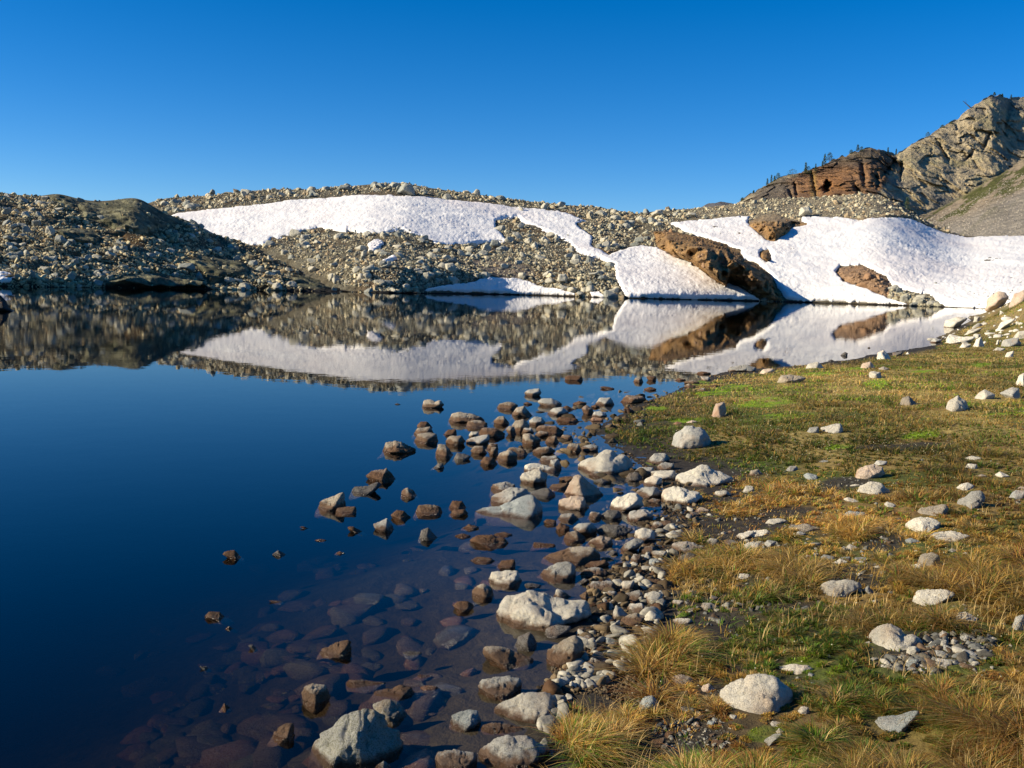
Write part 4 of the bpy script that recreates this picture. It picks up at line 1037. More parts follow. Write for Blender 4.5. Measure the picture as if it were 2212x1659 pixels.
HERO = dict(
 BIGSPIT=('big white boulder with a saddle top at the inner end of the stony spit', 'white saddle-topped boulder'),
 SLATE=('wide flat-faced blue-grey boulder standing in the water, pale vein across it', 'wide blue-grey boulder'),
 PEACH=('ridged peach coloured boulder standing at the lake edge among smaller rocks', 'ridged peach boulder'),
 PALE=('bright white blocky boulder with a dark cleft at its end, in the stone band', 'white cleft boulder'),
 WHITE=('largest smooth white boulder in the shallows, its far side in deep shade', 'largest smooth white boulder'),
 WEDGE=('lone tan wedge rock with rusty foot in the dark near water', 'lone tan wedge rock'),
 LOAF=('long loaf-shaped tan rock lying in the water below the largest white boulder', 'loaf-shaped tan rock'),
 TUFTSIDE=('lumpy white boulder at the water edge, half behind the gold grass tuft', 'lumpy white boulder by the tuft'),
 DOMED=('grey-green domed boulder in the wet corner beside the nearest grass tuft', 'grey-green domed boulder'),
 GRANITE=('huge coarse green-grey granite boulder in the nearest water at the picture bottom', 'coarse granite boulder'),
 TRIANGLE=('white triangular boulder with rust-stained foot on the near water edge', 'rust-footed triangular boulder'),
 EGG=('pale rounded faceted stone in the middle of the near stone band', 'pale faceted stone'),
 BLUE=('bluish grey pointed rock standing on the dark pebbly mud', 'bluish pointed rock'),
 SPECKLED=('large blocky speckled granite boulder between gold grass tussocks and moss', 'large speckled granite boulder'),
 HALFSUNK=('low white boulder with a dark notch, half sunk in gold grass', 'half-sunk white boulder'),
 LONG=('long flat pale boulder lying in the orange grass', 'long flat pale boulder'),
 NOTCHED=('two-humped white boulder at the head of the pebble patch in the grass', 'two-humped white boulder'),
 SADDLE=('saddle-shaped blue-grey boulder sunk in the nearest grass', 'saddle-shaped blue-grey boulder'),
 TURF=('big grey dome boulder alone on dark green turf, shadow beside it', 'grey dome boulder on turf'),
 PYRAMID=('white pyramid-shaped stone standing in golden grass', 'white pyramid stone'),
 CREAM=('broad cream boulder with a hollow in its side where turf meets stones', 'broad cream boulder'),
 ROUNDED=('smooth rounded white boulder in brown grass near the dark soil', 'rounded white boulder'),
 BANK=('round peach boulder on top of the far stony bank', 'peach boulder on the bank'),
 EDGE=('low lake rock at the left edge of the view, its shade painted near-black', 'shade-black lake rock'))
k = 0
for reg, txt in ROCK_TABLE.items():
    for ln in txt.strip().split('\n'):
        parts = ln.split('|'); k += 1
        poly = zpoly(parts[1], *TR[reg])
        key = parts[2] if len(parts) > 2 else None
        o = make_rock('shore_rock', poly, parts[0], 1000+k)
        ROCKS[-1]['key'] = key
# labels: heroes by hand, the rest by look and by the nearest hero rock
hero = [q for q in ROCKS if q['key']]
word = dict(k='shade-black', w='white', g='grey', t='tan', b='brown', d='dark', s='blue-grey', p='peach', c='coarse grey', o='rusty')
ordn = ['nearest', 'second', 'third', 'fourth', 'fifth', 'sixth', 'seventh', 'eighth', 'ninth', 'tenth', 'eleventh', 'twelfth', 'thirteenth', 'fourteenth', 'fifteenth', 'sixteenth', 'seventeenth', 'eighteenth', 'nineteenth', 'twentieth']
bins = {}
for q in ROCKS:
    if q['key']: q['o']['label'] = HERO[q['key']][0]; q['o']['category'] = 'boulder'; q['o'].name = 'shore_boulder'; continue
    h = min(hero, key=lambda h: math.hypot(q['x']-h['x'], 1.6*(q['y']-h['y'])))
    dx, dy = q['x']-h['x'], 1.6*(q['y']-h['y']); d = ('to the right of' if dx > 0 else 'to the left of') if abs(dx) > abs(dy) else ('in front of' if dy > 0 else 'behind')
    asp = q['w']/max(q['h'], 1); shp = 'flat' if asp > 2.6 else ('low' if asp > 1.9 else ('upright' if asp < 1.15 else 'rounded' if int(q['x']) % 2 else 'angular'))
    q['a'] = f"{word[q['mat']]}"; q['shp'] = shp
    bins.setdefault((q['a'], h['key'], d), []).append((math.hypot(dx, dy), q))
for (a, hk, d), L in bins.items():
    L.sort(key=lambda e: e[0])
    for i, (_, q) in enumerate(L):
        sh = q['shp'] if q['shp'] in ('flat', 'low', 'upright') else 'chunky'
        q['o']['label'] = f"{sh} {a} rock, {ordn[i]} {a} one {d} the {HERO[hk][1]}".replace(' by the tuft', ''); q['o']['category'] = 'rock'
        q['o']['group'] = 'rocks standing in the lake' if q['wet'] else 'rocks on the shore'
# ------------------------------------------------------------------ stones under the water
SUB = zpoly('820,1135 880,1080 950,1035 1150,1060 1220,1095 1180,1130', *R9), zpoly('1030,1190 1080,1140 1280,1160 1200,1200', *R9), zpoly('1000,1370 1050,1330 1240,1280 1260,1310 1080,1430', *R9), zpoly('870,1460 900,1390 960,1400 950,1450', *R9), zpoly('790,1600 830,1510 1000,1490 1110,1530 1050,1590 900,1620', *R9), zpoly('1310,570 1340,545 1420,545 1430,570', *R9), zpoly('990,1240 1060,1200 1120,1205 1220,1265 1150,1290 1010,1260', *R6), zpoly('870,630 920,620 1020,635 1020,660 960,680 900,660', *R6), zpoly('860,740 900,720 940,740 910,765', *R6), zpoly('600,600 610,540 625,510 650,510 660,550 640,600', *R6), zpoly('1890,1130 1960,1105 2070,1130 2000,1165', *R9), zpoly('1600,940 1680,925 1700,965 1620,985', *R9), zpoly('415,435 440,395 640,382 820,400 600,420 480,440', *R10)
rs = np.random.default_rng(5); sub_n = 0; PS = []
for i in range(330):
    x = rs.uniform(230, 1190); y = rs.uniform(1185, 1665)
    if x < 230+(1660-y)*1.0 and rs.uniform() < .85: continue
    PS.append((x, y))
G, T_ = ground_hit([p[0] for p in PS], [p[1] for p in PS])
subm = {}
flatp = [proto(500+i, 2, .35, 20) for i in range(8)]
for nm, colr in (('a', (.15, .09, .04, 1)), ('b', (.25, .11, .04, 1)), ('c', (.13, .11, .045, 1)), ('e', (.16, .13, .075, 1))):
    mt = rock_mat('bed_stone_'+nm, colr, tuple(x*.6 for x in colr[:3])+(1,), .2)
    for j, (V, Fc) in enumerate(flatp): subm[nm, j] = fast_mesh('submerged_stone', V, [Fc], mats=(mt,))
def put_sub(P, s, nm, a, fl=1.0):
    me = subm[nm, int(rs.integers(0, 8))]; tl = rs.normal(0, .12, 2)
    o = link('submerged_stone', me, label=f"dim {dict(a='brown', b='rusty', c='olive', e='grey')[nm]} flat stone lying on the bed under the near shallow water", cat='stone', group=f"{dict(a='brown', b='rusty', c='olive', e='grey')[nm]} stones under the water")
    from mathutils import Euler
    o.matrix_world = Matrix.Translation(P)@Euler((tl[0], tl[1], a)).to_matrix().to_4x4()@Matrix.Diagonal((s, s, s*fl, 1))
for p in SUB:
    p = np.array(p); g, t_ = ground_hit([p[:, 0].mean()], [p[:, 1].mean()]); put_sub(Vector(g[0]), (p[:, 0].max()-p[:, 0].min())*t_[0]/F*.5, 'b' if rs.uniform() < .6 else 'a', rs.uniform(-.3, .3), .9)
for g, t_ in zip(G, T_):
    if g[2] > -.03: continue
    s = rs.uniform(.05, .16)*rs.uniform(.6, 1.1); z = g.copy(); z[2] = min(z[2], -s*.4-.015)
    put_sub(Vector(z), s, rs.choice(['a', 'a', 'b', 'c', 'e']), rs.uniform(0, 6.28))
# ------------------------------------------------------------------ pebbles
def scatter_px(n, poly, seed, clump=None):
    r = np.random.default_rng(seed); p = np.array(poly); out = []
    X = r.uniform(p[:, 0].min(), p[:, 0].max(), n*3); Y = r.uniform(p[:, 1].min(), p[:, 1].max(), n*3)
    ok = sdf(X, Y, poly) > 0; return X[ok][:n], Y[ok][:n]
BANDP = [(1150, 1500), (1230, 1430), (1240, 1370), (1290, 1290), (1310, 1230), (1330, 1180), (1370, 1120), (1380, 1060), (1330, 1010), (1270, 985), (1150, 975), (1060, 960), (1080, 900), (1180, 900), (1290, 880), (1400, 850), (1480, 815), (1590, 800), (1560, 840), (1440, 868), (1330, 905), (1290, 940), (1360, 975), (1450, 985), (1500, 1060), (1530, 1100), (1500, 1170), (1460, 1220), (1440, 1290), (1420, 1360), (1400, 1440), (1330, 1480), (1220, 1500)]
XS, YS, SZ = [], [], []
def addp(n, poly, lo, hi, seed):
    x, y = scatter_px(n, poly, seed); r = np.random.default_rng(seed+1); XS.append(x); YS.append(y); SZ.append(lo*(1-r.uniform(size=len(x))*(1-(lo/hi)**1.3))**(-1/1.3))
addp(2600, BANDP, .009, .036, 1)
addp(120, BANDP, .03, .07, 31)
LB = [(1160, 1640), (1165, 1540), (1235, 1430), (1250, 1360), (1300, 1290), (1350, 1220), (1410, 1150), (1440, 1090), (1500, 1090), (1490, 1180), (1450, 1240), (1430, 1300), (1410, 1400), (1330, 1470), (1240, 1490)]
nb0 = sum(len(q) for q in XS); addp(210, LB, .024, .065, 37); nb1 = sum(len(q) for q in XS)
addp(230, [(1050, 985), (1060, 900), (1200, 868), (1310, 850), (1440, 838), (1420, 900), (1330, 960), (1400, 1010), (1330, 1100), (1220, 1040), (1180, 1000)], .04, .12, 33)
addp(420, [(1240, 1200), (1340, 1040), (1480, 1030), (1470, 1180), (1420, 1300), (1290, 1330)], .02, .05, 2)
addp(2200, [(1190, 1440), (1290, 1420), (1400, 1440), (1410, 1490), (1390, 1560), (1290, 1500), (1205, 1500)], .004, .015, 3)
addp(700, [(1380, 1490), (1500, 1470), (1600, 1510), (1590, 1600), (1480, 1659), (1380, 1659), (1420, 1560)], .004, .013, 4)
addp(230, [(1873, 1440), (1960, 1410), (2030, 1370), (2110, 1360), (2157, 1380), (2120, 1440), (1990, 1455)], .012, .05, 5)
for cx, cy, a, b in DIRT[:9]: addp(22, [(cx-a, cy), (cx, cy-b), (cx+a, cy), (cx, cy+b)], .01, .04, int(cx))
addp(110, [(2000, 740), (2050, 700), (2130, 640), (2225, 600), (2225, 740), (2100, 745)], .08, .32, 9)
addp(500, [(1480, 1000), (2212, 960), (2212, 1500), (1600, 1500)], .008, .028, 10)
addp(260, [(1490, 1160), (1700, 1130), (1960, 1200), (1750, 1320), (1470, 1330)], .012, .04, 11)
PROTP = [proto(250+i, 3, .7, 12) for i in range(16)]
PX, PY, SZ = np.concatenate(XS), np.concatenate(YS), np.concatenate(SZ)
G, T_ = ground_hit(PX, PY); r = np.random.default_rng(3); n = len(G)
pc = np.array([(.36, .34, .27), (.26, .24, .185), (.18, .155, .11), (.24, .24, .21), (.20, .13, .075), (.50, .46, .36)])[r.integers(0, 6, n)]*r.uniform(.3, .78, (n, 1))
pc = np.where((G[:, 2:] < .01) | (T_[:, None] > 14), pc*np.array([.72, .55, .36]), pc)
G[:, 2] -= SZ*.08; bandm = (PX < 1480) & (PY > 830); bandm[nb0:nb1] = False; pc[bandm] = pc[bandm]*.72; pc[nb0:nb1] = np.array([.33, .305, .24])*r.uniform(.45, 1.25, (nb1-nb0, 1)); G[nb0:nb1, 2] += SZ[nb0:nb1]*.25
bankm = (PX > 1990) & (PY < 760); pc[bankm] = np.array([.55, .51, .42])*r.uniform(.7, 1.1, (bankm.sum(), 1))
merged_rocks('pebbles', G, SZ, pc, M_pebble, prots=PROTP, tilt=.4, seed=4, sm=True, label='loose small pebbles and gravel between the shore rocks', cat='pebbles')
# ------------------------------------------------------------------ grass
GRASS = [(1165, 1700), (1180, 1590), (1205, 1500), (1290, 1505), (1380, 1520), (1400, 1490), (1380, 1450), (1372, 1432), (1400, 1385), (1465, 1370), (1440, 1330), (1445, 1240), (1490, 1200), (1500, 1150), (1470, 1100), (1500, 1060), (1570, 1060), (1600, 1010), (1560, 1000), (1450, 990), (1360, 965), (1290, 955), (1240, 925), (1300, 902), (1380, 880), (1400, 860), (1480, 838), (1570, 815), (1700, 795), (1850, 780), (1940, 768), (2050, 752), (2150, 745), (2400, 740), (3400, 780), (3400, 2600), (1000, 2600), (1120, 1900)]
BANKG = [(2015, 742), (2060, 722), (2100, 700), (2140, 668), (2180, 645), (2300, 620), (2300, 760), (2030, 760)]
rg = np.random.default_rng(21)
HEROXY = np.array([(q['org'][0], q['org'][1], q['wid']*.46, q['b']*.8) for q in ROCKS if q['t'] < 45])
def grass_batch(n, tmin, tmax, mode):
    u = np.where(rg.uniform(size=n) < .85, rg.uniform(-.05, .60, n), rg.uniform(.60, 1.0, n)); q = rg.uniform(size=n)
    t = tmin*(tmax/tmin)**q if mode == 'log' else 1/(1/tmax+(1/tmin-1/tmax)*q)
    x = u*t; y = t.copy(); return x, y, t
bx = [grass_batch(230000, 2.6, 40, 'inv'), grass_batch(420000, 6, 70, 'log'), grass_batch(460000, 2.6, 7.5, 'inv')]
x = np.concatenate([b[0] for b in bx]); y = np.concatenate([b[1] for b in bx]); tt = np.concatenate([b[2] for b in bx])
# gather the nearer blades into tufts
nn = len(x); tuf = tt < 12
cell = .085; jx = np.floor((x*.8+y*.6)/cell); jy = np.floor((y*.8-x*.6)/cell); zz = (0*jx).astype(np.int64)
cxp = (jx-.3+1.6*_h(jx.astype(np.int64), jy.astype(np.int64), zz, 5))*cell; cyp = (jy-.3+1.6*_h(jx.astype(np.int64), jy.astype(np.int64), zz, 6))*cell
pull = np.where(tuf, .5, 0); cxr = cxp*.8-cyp*.6; cyp = cyp*.8+cxp*.6; cxp = cxr; ox, oy = x-cxp, y-cyp; x = cxp+ox*(1-pull); y = cyp+oy*(1-pull)
z, s = gz(x, y); px, py = project(np.stack([x, y, z], -1))
inside = np.maximum(sdf(px, py, GRASS), sdf(px, py, BANKG))/np.maximum(6, 2150*.10/tt)
dirt = in_px_blob(x, y, DIRT); moss = in_px_blob(x, y, MOSS)
dn = fbm(xy0(x, y, 2.6), 3, 301); big = fbm(xy0(x, y, .8), 3, 303)
prob = sstep(-.35, .5, inside+dn*1.1)*(1-.95*sstep(.2, .8, dirt+dn*.6))*sstep(-.7, -.25, dn+.2)*(1-.4*moss)
prob = prob*np.where(py < 1060, 1, .8+.2*sstep(-.3, .2, big))
prob = np.maximum(prob, .85*sstep(1340, 1460, py)*sstep(0, .5, inside)*(1-sstep(.15, .6, dirt)))
keep = (rg.uniform(size=len(x)) < prob) & (s > .12)
x, y, z, tt, px, py, dn, big, moss, ox, oy = [a[keep] for a in (x, y, z, tt, px, py, dn, big, moss, ox, oy)]
ok = np.ones(len(x), bool); trim = np.ones(len(x))
for hx, hy, hw, hb in HEROXY:
    ok &= np.hypot((x-hx)/max(hw, .02), (y-hy)/max(hb, .02)) > .82
    q = np.hypot((x-hx)/(hw+.05), (y-hy+hb*.6+.09)/(hb*.8+.15)); trim = np.minimum(trim, np.where(q < 1.25, .30+.7*sstep(.75, 1.25, q), 1))
x, y, z, tt, px, py, dn, big, moss, ox, oy, trim = [a[ok] for a in (x, y, z, tt, px, py, dn, big, moss, ox, oy, trim)]
n = len(x); print('blades', n)
farf = sstep(5.0, 10, tt)
tuss = sstep(-.3, .4, fbm(xy0(x, y, 2.7), 3, 305))
h = (.036+.095*tuss**1.4)*rg.uniform(.45, 1.4, n)*(1-.35*farf)*(1-.5*moss)*trim
w = (.0009+.00026*tt)*rg.uniform(.6, 1.3, n)
ang = np.where(rg.uniform(size=n) < .6, np.arctan2(oy, ox)+rg.normal(0, .7, n), 2*np.pi*noise(xy0(x, y, 1.6), 309)+rg.normal(0, .8, n))
lean = np.clip(rg.normal(1.0, .5, n)+.35*tuss, .1, 2.2)
dx, dy = np.cos(ang), np.sin(ang); sa = ang+np.pi/2+rg.normal(0, .5, n); sx, sy = np.cos(sa)*w, np.sin(sa)*w
b0 = np.stack([x, y, z-.008], -1)
def pt(k): return b0+np.stack([dx*h*lean*k**1.8, dy*h*lean*k**1.8, h*(k-.36*np.clip(lean, 0, 1.9)*k**2.2)+.008], -1)
p1, p2, p3 = pt(.38), pt(.75), pt(1.0); S = np.stack([sx, sy, 0*sx], -1)
V = np.stack([b0-S, b0+S, p1-S*.9, p1+S*.9, p2-S*.55, p2+S*.55, p3], 1).reshape(-1, 3)
i0 = (np.arange(n)*7)[:, None]; quads = np.concatenate([i0+np.array([[0, 1, 3, 2]]), i0+np.array([[2, 3, 5, 4]])]); tris = i0+np.array([[4, 5, 6]])
pal = dict(straw=(.70, .49, .18), gold=(.58, .35, .075), rust=(.38, .165, .04), olive=(.27, .26, .045), green=(.15, .26, .022), dark=(.065, .09, .015), lime=(.32, .46, .02), dun=(.46, .33, .12))
names = list(pal); PC = np.array([pal[k] for k in names])
upm = sstep(910, 850, py); farm = sstep(1060, 960, py); g2 = fbm(xy0(x, y, 1.3), 4, 311); g3 = fbm(xy0(x, y, .5), 4, 313)
mid = np.exp(-((py-965-20*g3)/62)**2)*sstep(2150, 1800, px); rgt = sstep(1800, 2150, px)*sstep(1000, 1150, py)
gp = sstep(.05, -.22, g2); rp = sstep(.0, .3, g3)
W = np.zeros((n, len(names)))
W[:, 0] = .18+.4*tuss*(1-farm)+1.7*upm*sstep(-.3, .2, g3)
W[:, 1] = .55+.5*(1-gp)+.5*rgt
W[:, 2] = .10+.7*rp*(1-farm)+.35*rgt
W[:, 3] = .25+.5*farm+.35*gp+.8*mid
W[:, 4] = .22+1.6*gp*(1-.4*rgt)+.8*mid
W[:, 5] = .05+2.2*mid+.5*gp
W[:, 6] = .01+6*moss+1.3*upm*gp
W[:, 7] = .12+1.0*farm*(1-mid)+1.1*upm
W /= W.sum(1, keepdims=True); cs = np.cumsum(W, 1)
tu = _h(np.floor(x/.085).astype(np.int64), np.floor(y/.085).astype(np.int64), np.zeros(n, np.int64), 9)
pk = np.where(rg.uniform(size=n) < .45, tu, rg.uniform(size=n))
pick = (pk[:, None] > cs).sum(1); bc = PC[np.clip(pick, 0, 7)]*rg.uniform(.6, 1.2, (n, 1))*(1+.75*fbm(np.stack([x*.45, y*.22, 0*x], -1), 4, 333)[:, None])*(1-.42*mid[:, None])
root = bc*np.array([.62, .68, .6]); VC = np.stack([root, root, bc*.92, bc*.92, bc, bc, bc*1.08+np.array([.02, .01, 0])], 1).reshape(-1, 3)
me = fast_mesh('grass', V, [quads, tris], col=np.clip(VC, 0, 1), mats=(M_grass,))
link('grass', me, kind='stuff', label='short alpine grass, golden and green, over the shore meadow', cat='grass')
# taller dry stalks in the nearest tussocks
n2 = 4500; x, y, tt = grass_batch(n2*3, 2.7, 9, 'inv'); z, s = gz(x, y); px, py = project(np.stack([x, y, z], -1)); dn = fbm(xy0(x, y, 2.6), 3, 301)
keep = (sdf(px, py, GRASS) > 4) & (s > .1) & (in_px_blob(x, y, DIRT) < .4) & (fbm(xy0(x, y, 3.1), 2, 305) > -.05) & (dn > -.1); x, y, z, tt = [a[keep][:n2] for a in (x, y, z, tt)]; n = len(x)
h = rg.uniform(.09, .17, n)*(1-.35*sstep(4, 8, tt)); w = .0007+.00018*tt; ang = rg.uniform(0, 6.28, n); lean = rg.uniform(.4, 1.5, n); b0 = np.stack([x, y, z], -1); dx, dy = np.cos(ang), np.sin(ang); S = np.stack([-dy*w, dx*w, 0*w], -1)
ks = np.linspace(0, 1, 6); L = [b0+np.stack([dx*h*lean*k**2.2*.8, dy*h*lean*k**2.2*.8, h*(k-.42*np.clip(lean, 0, 1.5)*k**3)], -1) for k in ks]
V = np.stack(sum([[q-S*(1.05-k), q+S*(1.05-k)] for q, k in zip(L, ks)], []), 1).reshape(-1, 3); i0 = (np.arange(n)*12)[:, None]
Q = np.concatenate([i0+np.array([[2*j, 2*j+1, 2*j+3, 2*j+2]]) for j in range(5)]); bc = np.repeat(np.array([(.58, .40, .15)])*rg.uniform(.6, 1.25, (n, 1)), 12, 0)
link('grass_stalks', fast_mesh('grass_stalks', V, [Q], col=bc, mats=(M_grass,)), kind='stuff', label='thin dry arching stalks standing out of the grass', cat='grass')
# tiny pale flower heads in the damp turf
x, y, tt = grass_batch(9000, 4, 24, 'log'); z, s = gz(x, y); px, py = project(np.stack([x, y, z], -1))
keep = (sdf(px, py, GRASS) > 3) & (s > .3) & (rg.uniform(size=len(x)) < np.exp(-((py-990)/90)**2)*sstep(2200, 1750, px)+.10) & (fbm(xy0(x, y, 1.3), 3, 320) > -.05)
x, y, z, tt = [a[keep] for a in (x, y, z, tt)]; n = len(x); P = np.stack([x, y, z+rg.uniform(.035, .075, n)], -1)
merged_rocks('flower_heads', P, (.0022+.00032*tt)*rg.uniform(.6, 1.2, n), np.tile([(.66, .62, .42)], (n, 1)), M_grass, prots=[proto(900, 1)], seed=8, label='tiny cream flower heads dotted through the damp turf', cat='flowers')
# ------------------------------------------------------------------ conifers on the far ridge
def tube_v(z0, z1, r0, r1, k=6):
    a = np.linspace(0, 2*np.pi, k, endpoint=False); A = np.stack([np.cos(a)*r0, np.sin(a)*r0, 0*a+z0], -1); B = np.stack([np.cos(a)*r1, np.sin(a)*r1, 0*a+z1], -1)
    i = np.arange(k); j = (i+1) % k; return np.concatenate([A, B]), np.stack([i, j, j+k, i+k], -1)
def conifer(px, ybase, ytop, wpx, kind, label, group, seed, dt=0):
    r = np.random.default_rng(seed)
    yb = ipol(AC, px) if ybase is None else ybase
    if dt >= 0:
        P = posA(np.array([[float(px)]]), np.array([[float(max(yb, ipol(AC, px)+1))]]))[0][0, 0]
    t = (P-CAM)@fw; H = (yb-ytop)*t/F; Wd = wpx*t/F*.5; P = P-np.array([0, 0, .4])
    e = bpy.data.objects.new('conifer', None); COL.objects.link(e); e.location = P; e['label'] = label; e['category'] = 'tree'; e['group'] = group
    v, f = tube_v(0, H*.95, max(.12, H*.022), .03); link('trunk', fast_mesh('trunk', v, [f], col=np.tile([(.12, .09, .07)], (len(v), 1)), mats=(M_bark,)), parent=e)
    Wd = Wd*1.3; n = 700; q = r.uniform(.06 if kind != 'tuft' else .3, 1, n)
    lev = np.round(q*13)/13+r.normal(0, .012, n); prof = {'spire': (1-lev)**.85, 'bush': np.sqrt(np.clip(1-(2*lev-.9)**2, .05, 1)), 'tuft': np.sin(np.clip(lev, 0, 1)*2.6+.3), 'snag': .5*(1-lev)}[kind]
    gap = .55+.45*np.sin(lev*40+r.uniform(0, 6)); rad = Wd*prof*np.sqrt(r.uniform(.02, 1, n))*(.6+.4*gap)+.05; a = r.uniform(0, 2*np.pi, n)+.6*np.sin(lev*9)
    c = np.stack([np.cos(a)*rad, np.sin(a)*rad, np.clip(lev, .02, 1)*H-rad*.22], -1); sz = r.uniform(.25, .6, n)*max(.5, H/9)
    o = r.normal(size=(n, 3, 3))*sz[:, None, None]*np.array([.55, .55, .35])+np.stack([np.cos(a), np.sin(a), 0*a-.25], -1)[:, None, :]*np.array([[0], [.3], [.8]])*sz[:, None, None]
    V = (c[:, None, :]+o).reshape(-1, 3); cc = np.repeat(np.array([(.055, .085, .035)])*r.uniform(.5, 1.6, (n, 1)), 3, 0)
    link('crown', fast_mesh('crown', V, [np.arange(3*n).reshape(-1, 3)], smooth=False, col=cc, mats=(M_leaf,)), parent=e)
TREES = [
 (1657.5, 400, 384, 6, 'spire', 'small spire conifer, first at the lower end of the red ridge', ),
 (1666, 395, 376, 5, 'spire', 'slim conifer in the lower ridge cluster, between two others'),
 (1673, 391, 378, 6, 'spire', 'short dark conifer within the lower ridge cluster'),
 (1680.5, 388, 372, 9, 'tuft', 'tallest fuller conifer of the lower ridge cluster'),
 (1712, 382, 363, 25, 'bush', 'wide round dark bushy conifer on the red ridge'),
 (1740, 374, 349, 7, 'spire', 'pointed conifer right of the round bushy one'),
 (1746, 374, 358, 12, 'bush', 'low conifer huddled against the pointed one'),
 (1761.5, 369, 352, 4, 'spire', 'thin lone conifer above the cave side of the ridge'),
 (1776.5, 360, 346, 3, 'spire', 'tiny thin conifer just left of the paired conifers'),
 (1781, 356, 331, 7, 'spire', 'narrow conifer of the tall pair over the cave'),
 (1791.5, 351, 328, 13, 'tuft', 'broad conifer of the tall pair over the cave'),
 (1838.5, 332, 322, 7, 'bush', 'small bush conifer below the red dome summit'),
 (1852.5, 329, 311, 5, 'tuft', 'tallest narrow conifer near the red dome summit'),
 (1860.5, 326, 315, 9, 'bush', 'bent low conifer beside the summit of the red dome'),
 (1918, 329, 317, 3, 'spire', 'thin bare conifer on the far shoulder of the red dome'),
 (1935.5, 335, 320, 3.5, 'spire', 'thin conifer in the notch between dome and cliff'),
 (2004, 297, 284, 10, 'bush', 'low conifer clinging midway up the cliff skyline'),
 (2036, 275, 268, 9, 'bush', 'scrubby conifer on the upper cliff skyline'),
 (2054, 267, 261, 10, 'bush', 'flattened scrubby conifer below the steep top step'),
 (2148, 207, 198, 5, 'tuft', 'small conifer on the very top of the cliff mountain'),
 (2165, 208, 201, 5, 'spire', 'small conifer right of the topmost one'),
 (2184, 214, 203, 5, 'spire', 'thin conifer beyond the dark gully on top'),
 (1628, 417, 409, 4, 'spire', 'tiny conifer low on the grey end of the ridge'),
 (1604, 434, 425, 8, 'bush', 'tiny shrub-like conifer at the ridge foot'),
 (1958.5, 452, 424, 17, 'spire', 'light green conifer standing before the pale cliff'),
]
for i, tr in enumerate(TREES): conifer(*tr[:6], 'conifers on the far ridge', 700+i)
# leaning dead snag near the mountain's shoulder
P = posA(np.array([[2097.]]), np.array([[233.]]))[0][0, 0]; v, f = tube_v(0, 7.0, .45, .15); ax = np.array([-.78, 0, .62]); v2 = np.stack([v[:, 2]*ax[0]+v[:, 0]*.62, v[:, 1], v[:, 2]*ax[2]+v[:, 0]*.78], -1)
vb, fb = tube_v(0, 3, .16, .04); vb2 = np.stack([vb[:, 2]*-.2+vb[:, 0]-3.2, vb[:, 1], vb[:, 2]*.95+2.5], -1)
e = bpy.data.objects.new('dead_tree', None); COL.objects.link(e); e.location = P; e['label'] = 'bare grey dead tree leaning out from the cliff skyline'; e['category'] = 'tree'
link('trunk', fast_mesh('trunk', v2, [f], col=np.tile([(.09, .085, .08)], (len(v), 1)), mats=(M_bark,)), parent=e)
link('branch', fast_mesh('branch', vb2, [fb], col=np.tile([(.09, .085, .08)], (len(vb), 1)), mats=(M_bark,)), parent=e)
# ------------------------------------------------------------------ named far boulders
def far_boulder(poly, mat, label, seed, posf=posB, name='crest_boulder', depth=.9):
    r = np.random.default_rng(seed); p = np.array(poly); cx = (p[:, 0].min()+p[:, 0].max())/2; yb = p[:, 1].max()
    P = posf(np.array([[cx]]), np.array([[yb-1]]))[0, 0]; t = (P-CAM)@fw; k = t/F
    hull = np.array(convex([((a-cx)*k, (yb-b)*k-.5*(yb-p[:, 1].min())*k) for a, b in poly])); Dv, Fc = ICO[4]; N_, H_ = [], []; S = (p[:, 0].max()-p[:, 0].min())*k; hh = (yb-p[:, 1].min())*k
    for i in range(len(hull)):
        a_, b_ = hull[i], hull[(i+1) % len(hull)]; e = b_-a_; L = np.hypot(*e)
        if L < .03*S: continue
        n = np.array([e[1], -e[0]])/L; h = max(a_@n, .05*S)
        for sg in (-1, 1):
            v = np.array([n[0], sg*r.uniform(.2, .7), n[1]]); q = np.linalg.norm(v); N_.append(v/q); H_.append(h/q)
    for sg in (-1, 1):
        for _ in range(3):
            v = np.array([r.normal(0, .5), sg, r.normal(.1, .4)]); q = np.linalg.norm(v); N_.append(v/q); H_.append(S*.4*r.uniform(.8, 1.1))
    V = Dv*plane_radius(Dv, np.array(N_), np.array(H_), 26)[:, None]*1.03; V = V+Dv*(fbm(V/S*4+seed, 4, 3)*.06*hh)[:, None]
    link(name, fast_mesh(name, V, [Fc], smooth=False, mats=(BMs[mat],)), label=label, cat='boulder', loc=(P[0], P[1], P[2]+.5*hh-.1*hh))
far_boulder(zpoly('375,165 400,120 430,97 470,105 490,140 495,178 440,180 390,172', *R2), 'grey', 'largest blocky boulder on the hilltop skyline above the snowfield', 3)
far_boulder(zpoly('1295,180 1310,150 1320,142 1335,150 1340,180', *R1), 'grey', 'small pointed standing stone alone on the skyline beyond the dark knoll', 4, name='standing_stone')
far_boulder(zpoly('1905,160 1925,133 1960,135 1975,160 1970,170 1920,170', *R1), 'pale', 'rounded pale boulder high on the skyline between standing stone and hilltop block', 5)
far_boulder(zpoly('2095,145 2120,120 2170,118 2190,140 2180,160 2110,160', *R1), 'grey', 'flat-topped grey boulder on the skyline just before the hilltop', 6)
far_boulder(zpoly('545,455 590,410 650,405 660,470 600,475 560,470', *RD), 'pale', 'tall pale slab leaning on the ridge saddle beside the right snowfield', 8)
far_boulder(zpoly('740,460 755,425 790,415 800,465 760,470', *RD), 'pale', 'upright pale block, next one along the ridge from the leaning slab', 9)
far_boulder(zpoly('865,455 900,425 965,430 970,470 920,475', *RD), 'pale', 'broad pale wedge boulder on the ridge above the right snowfield', 10)
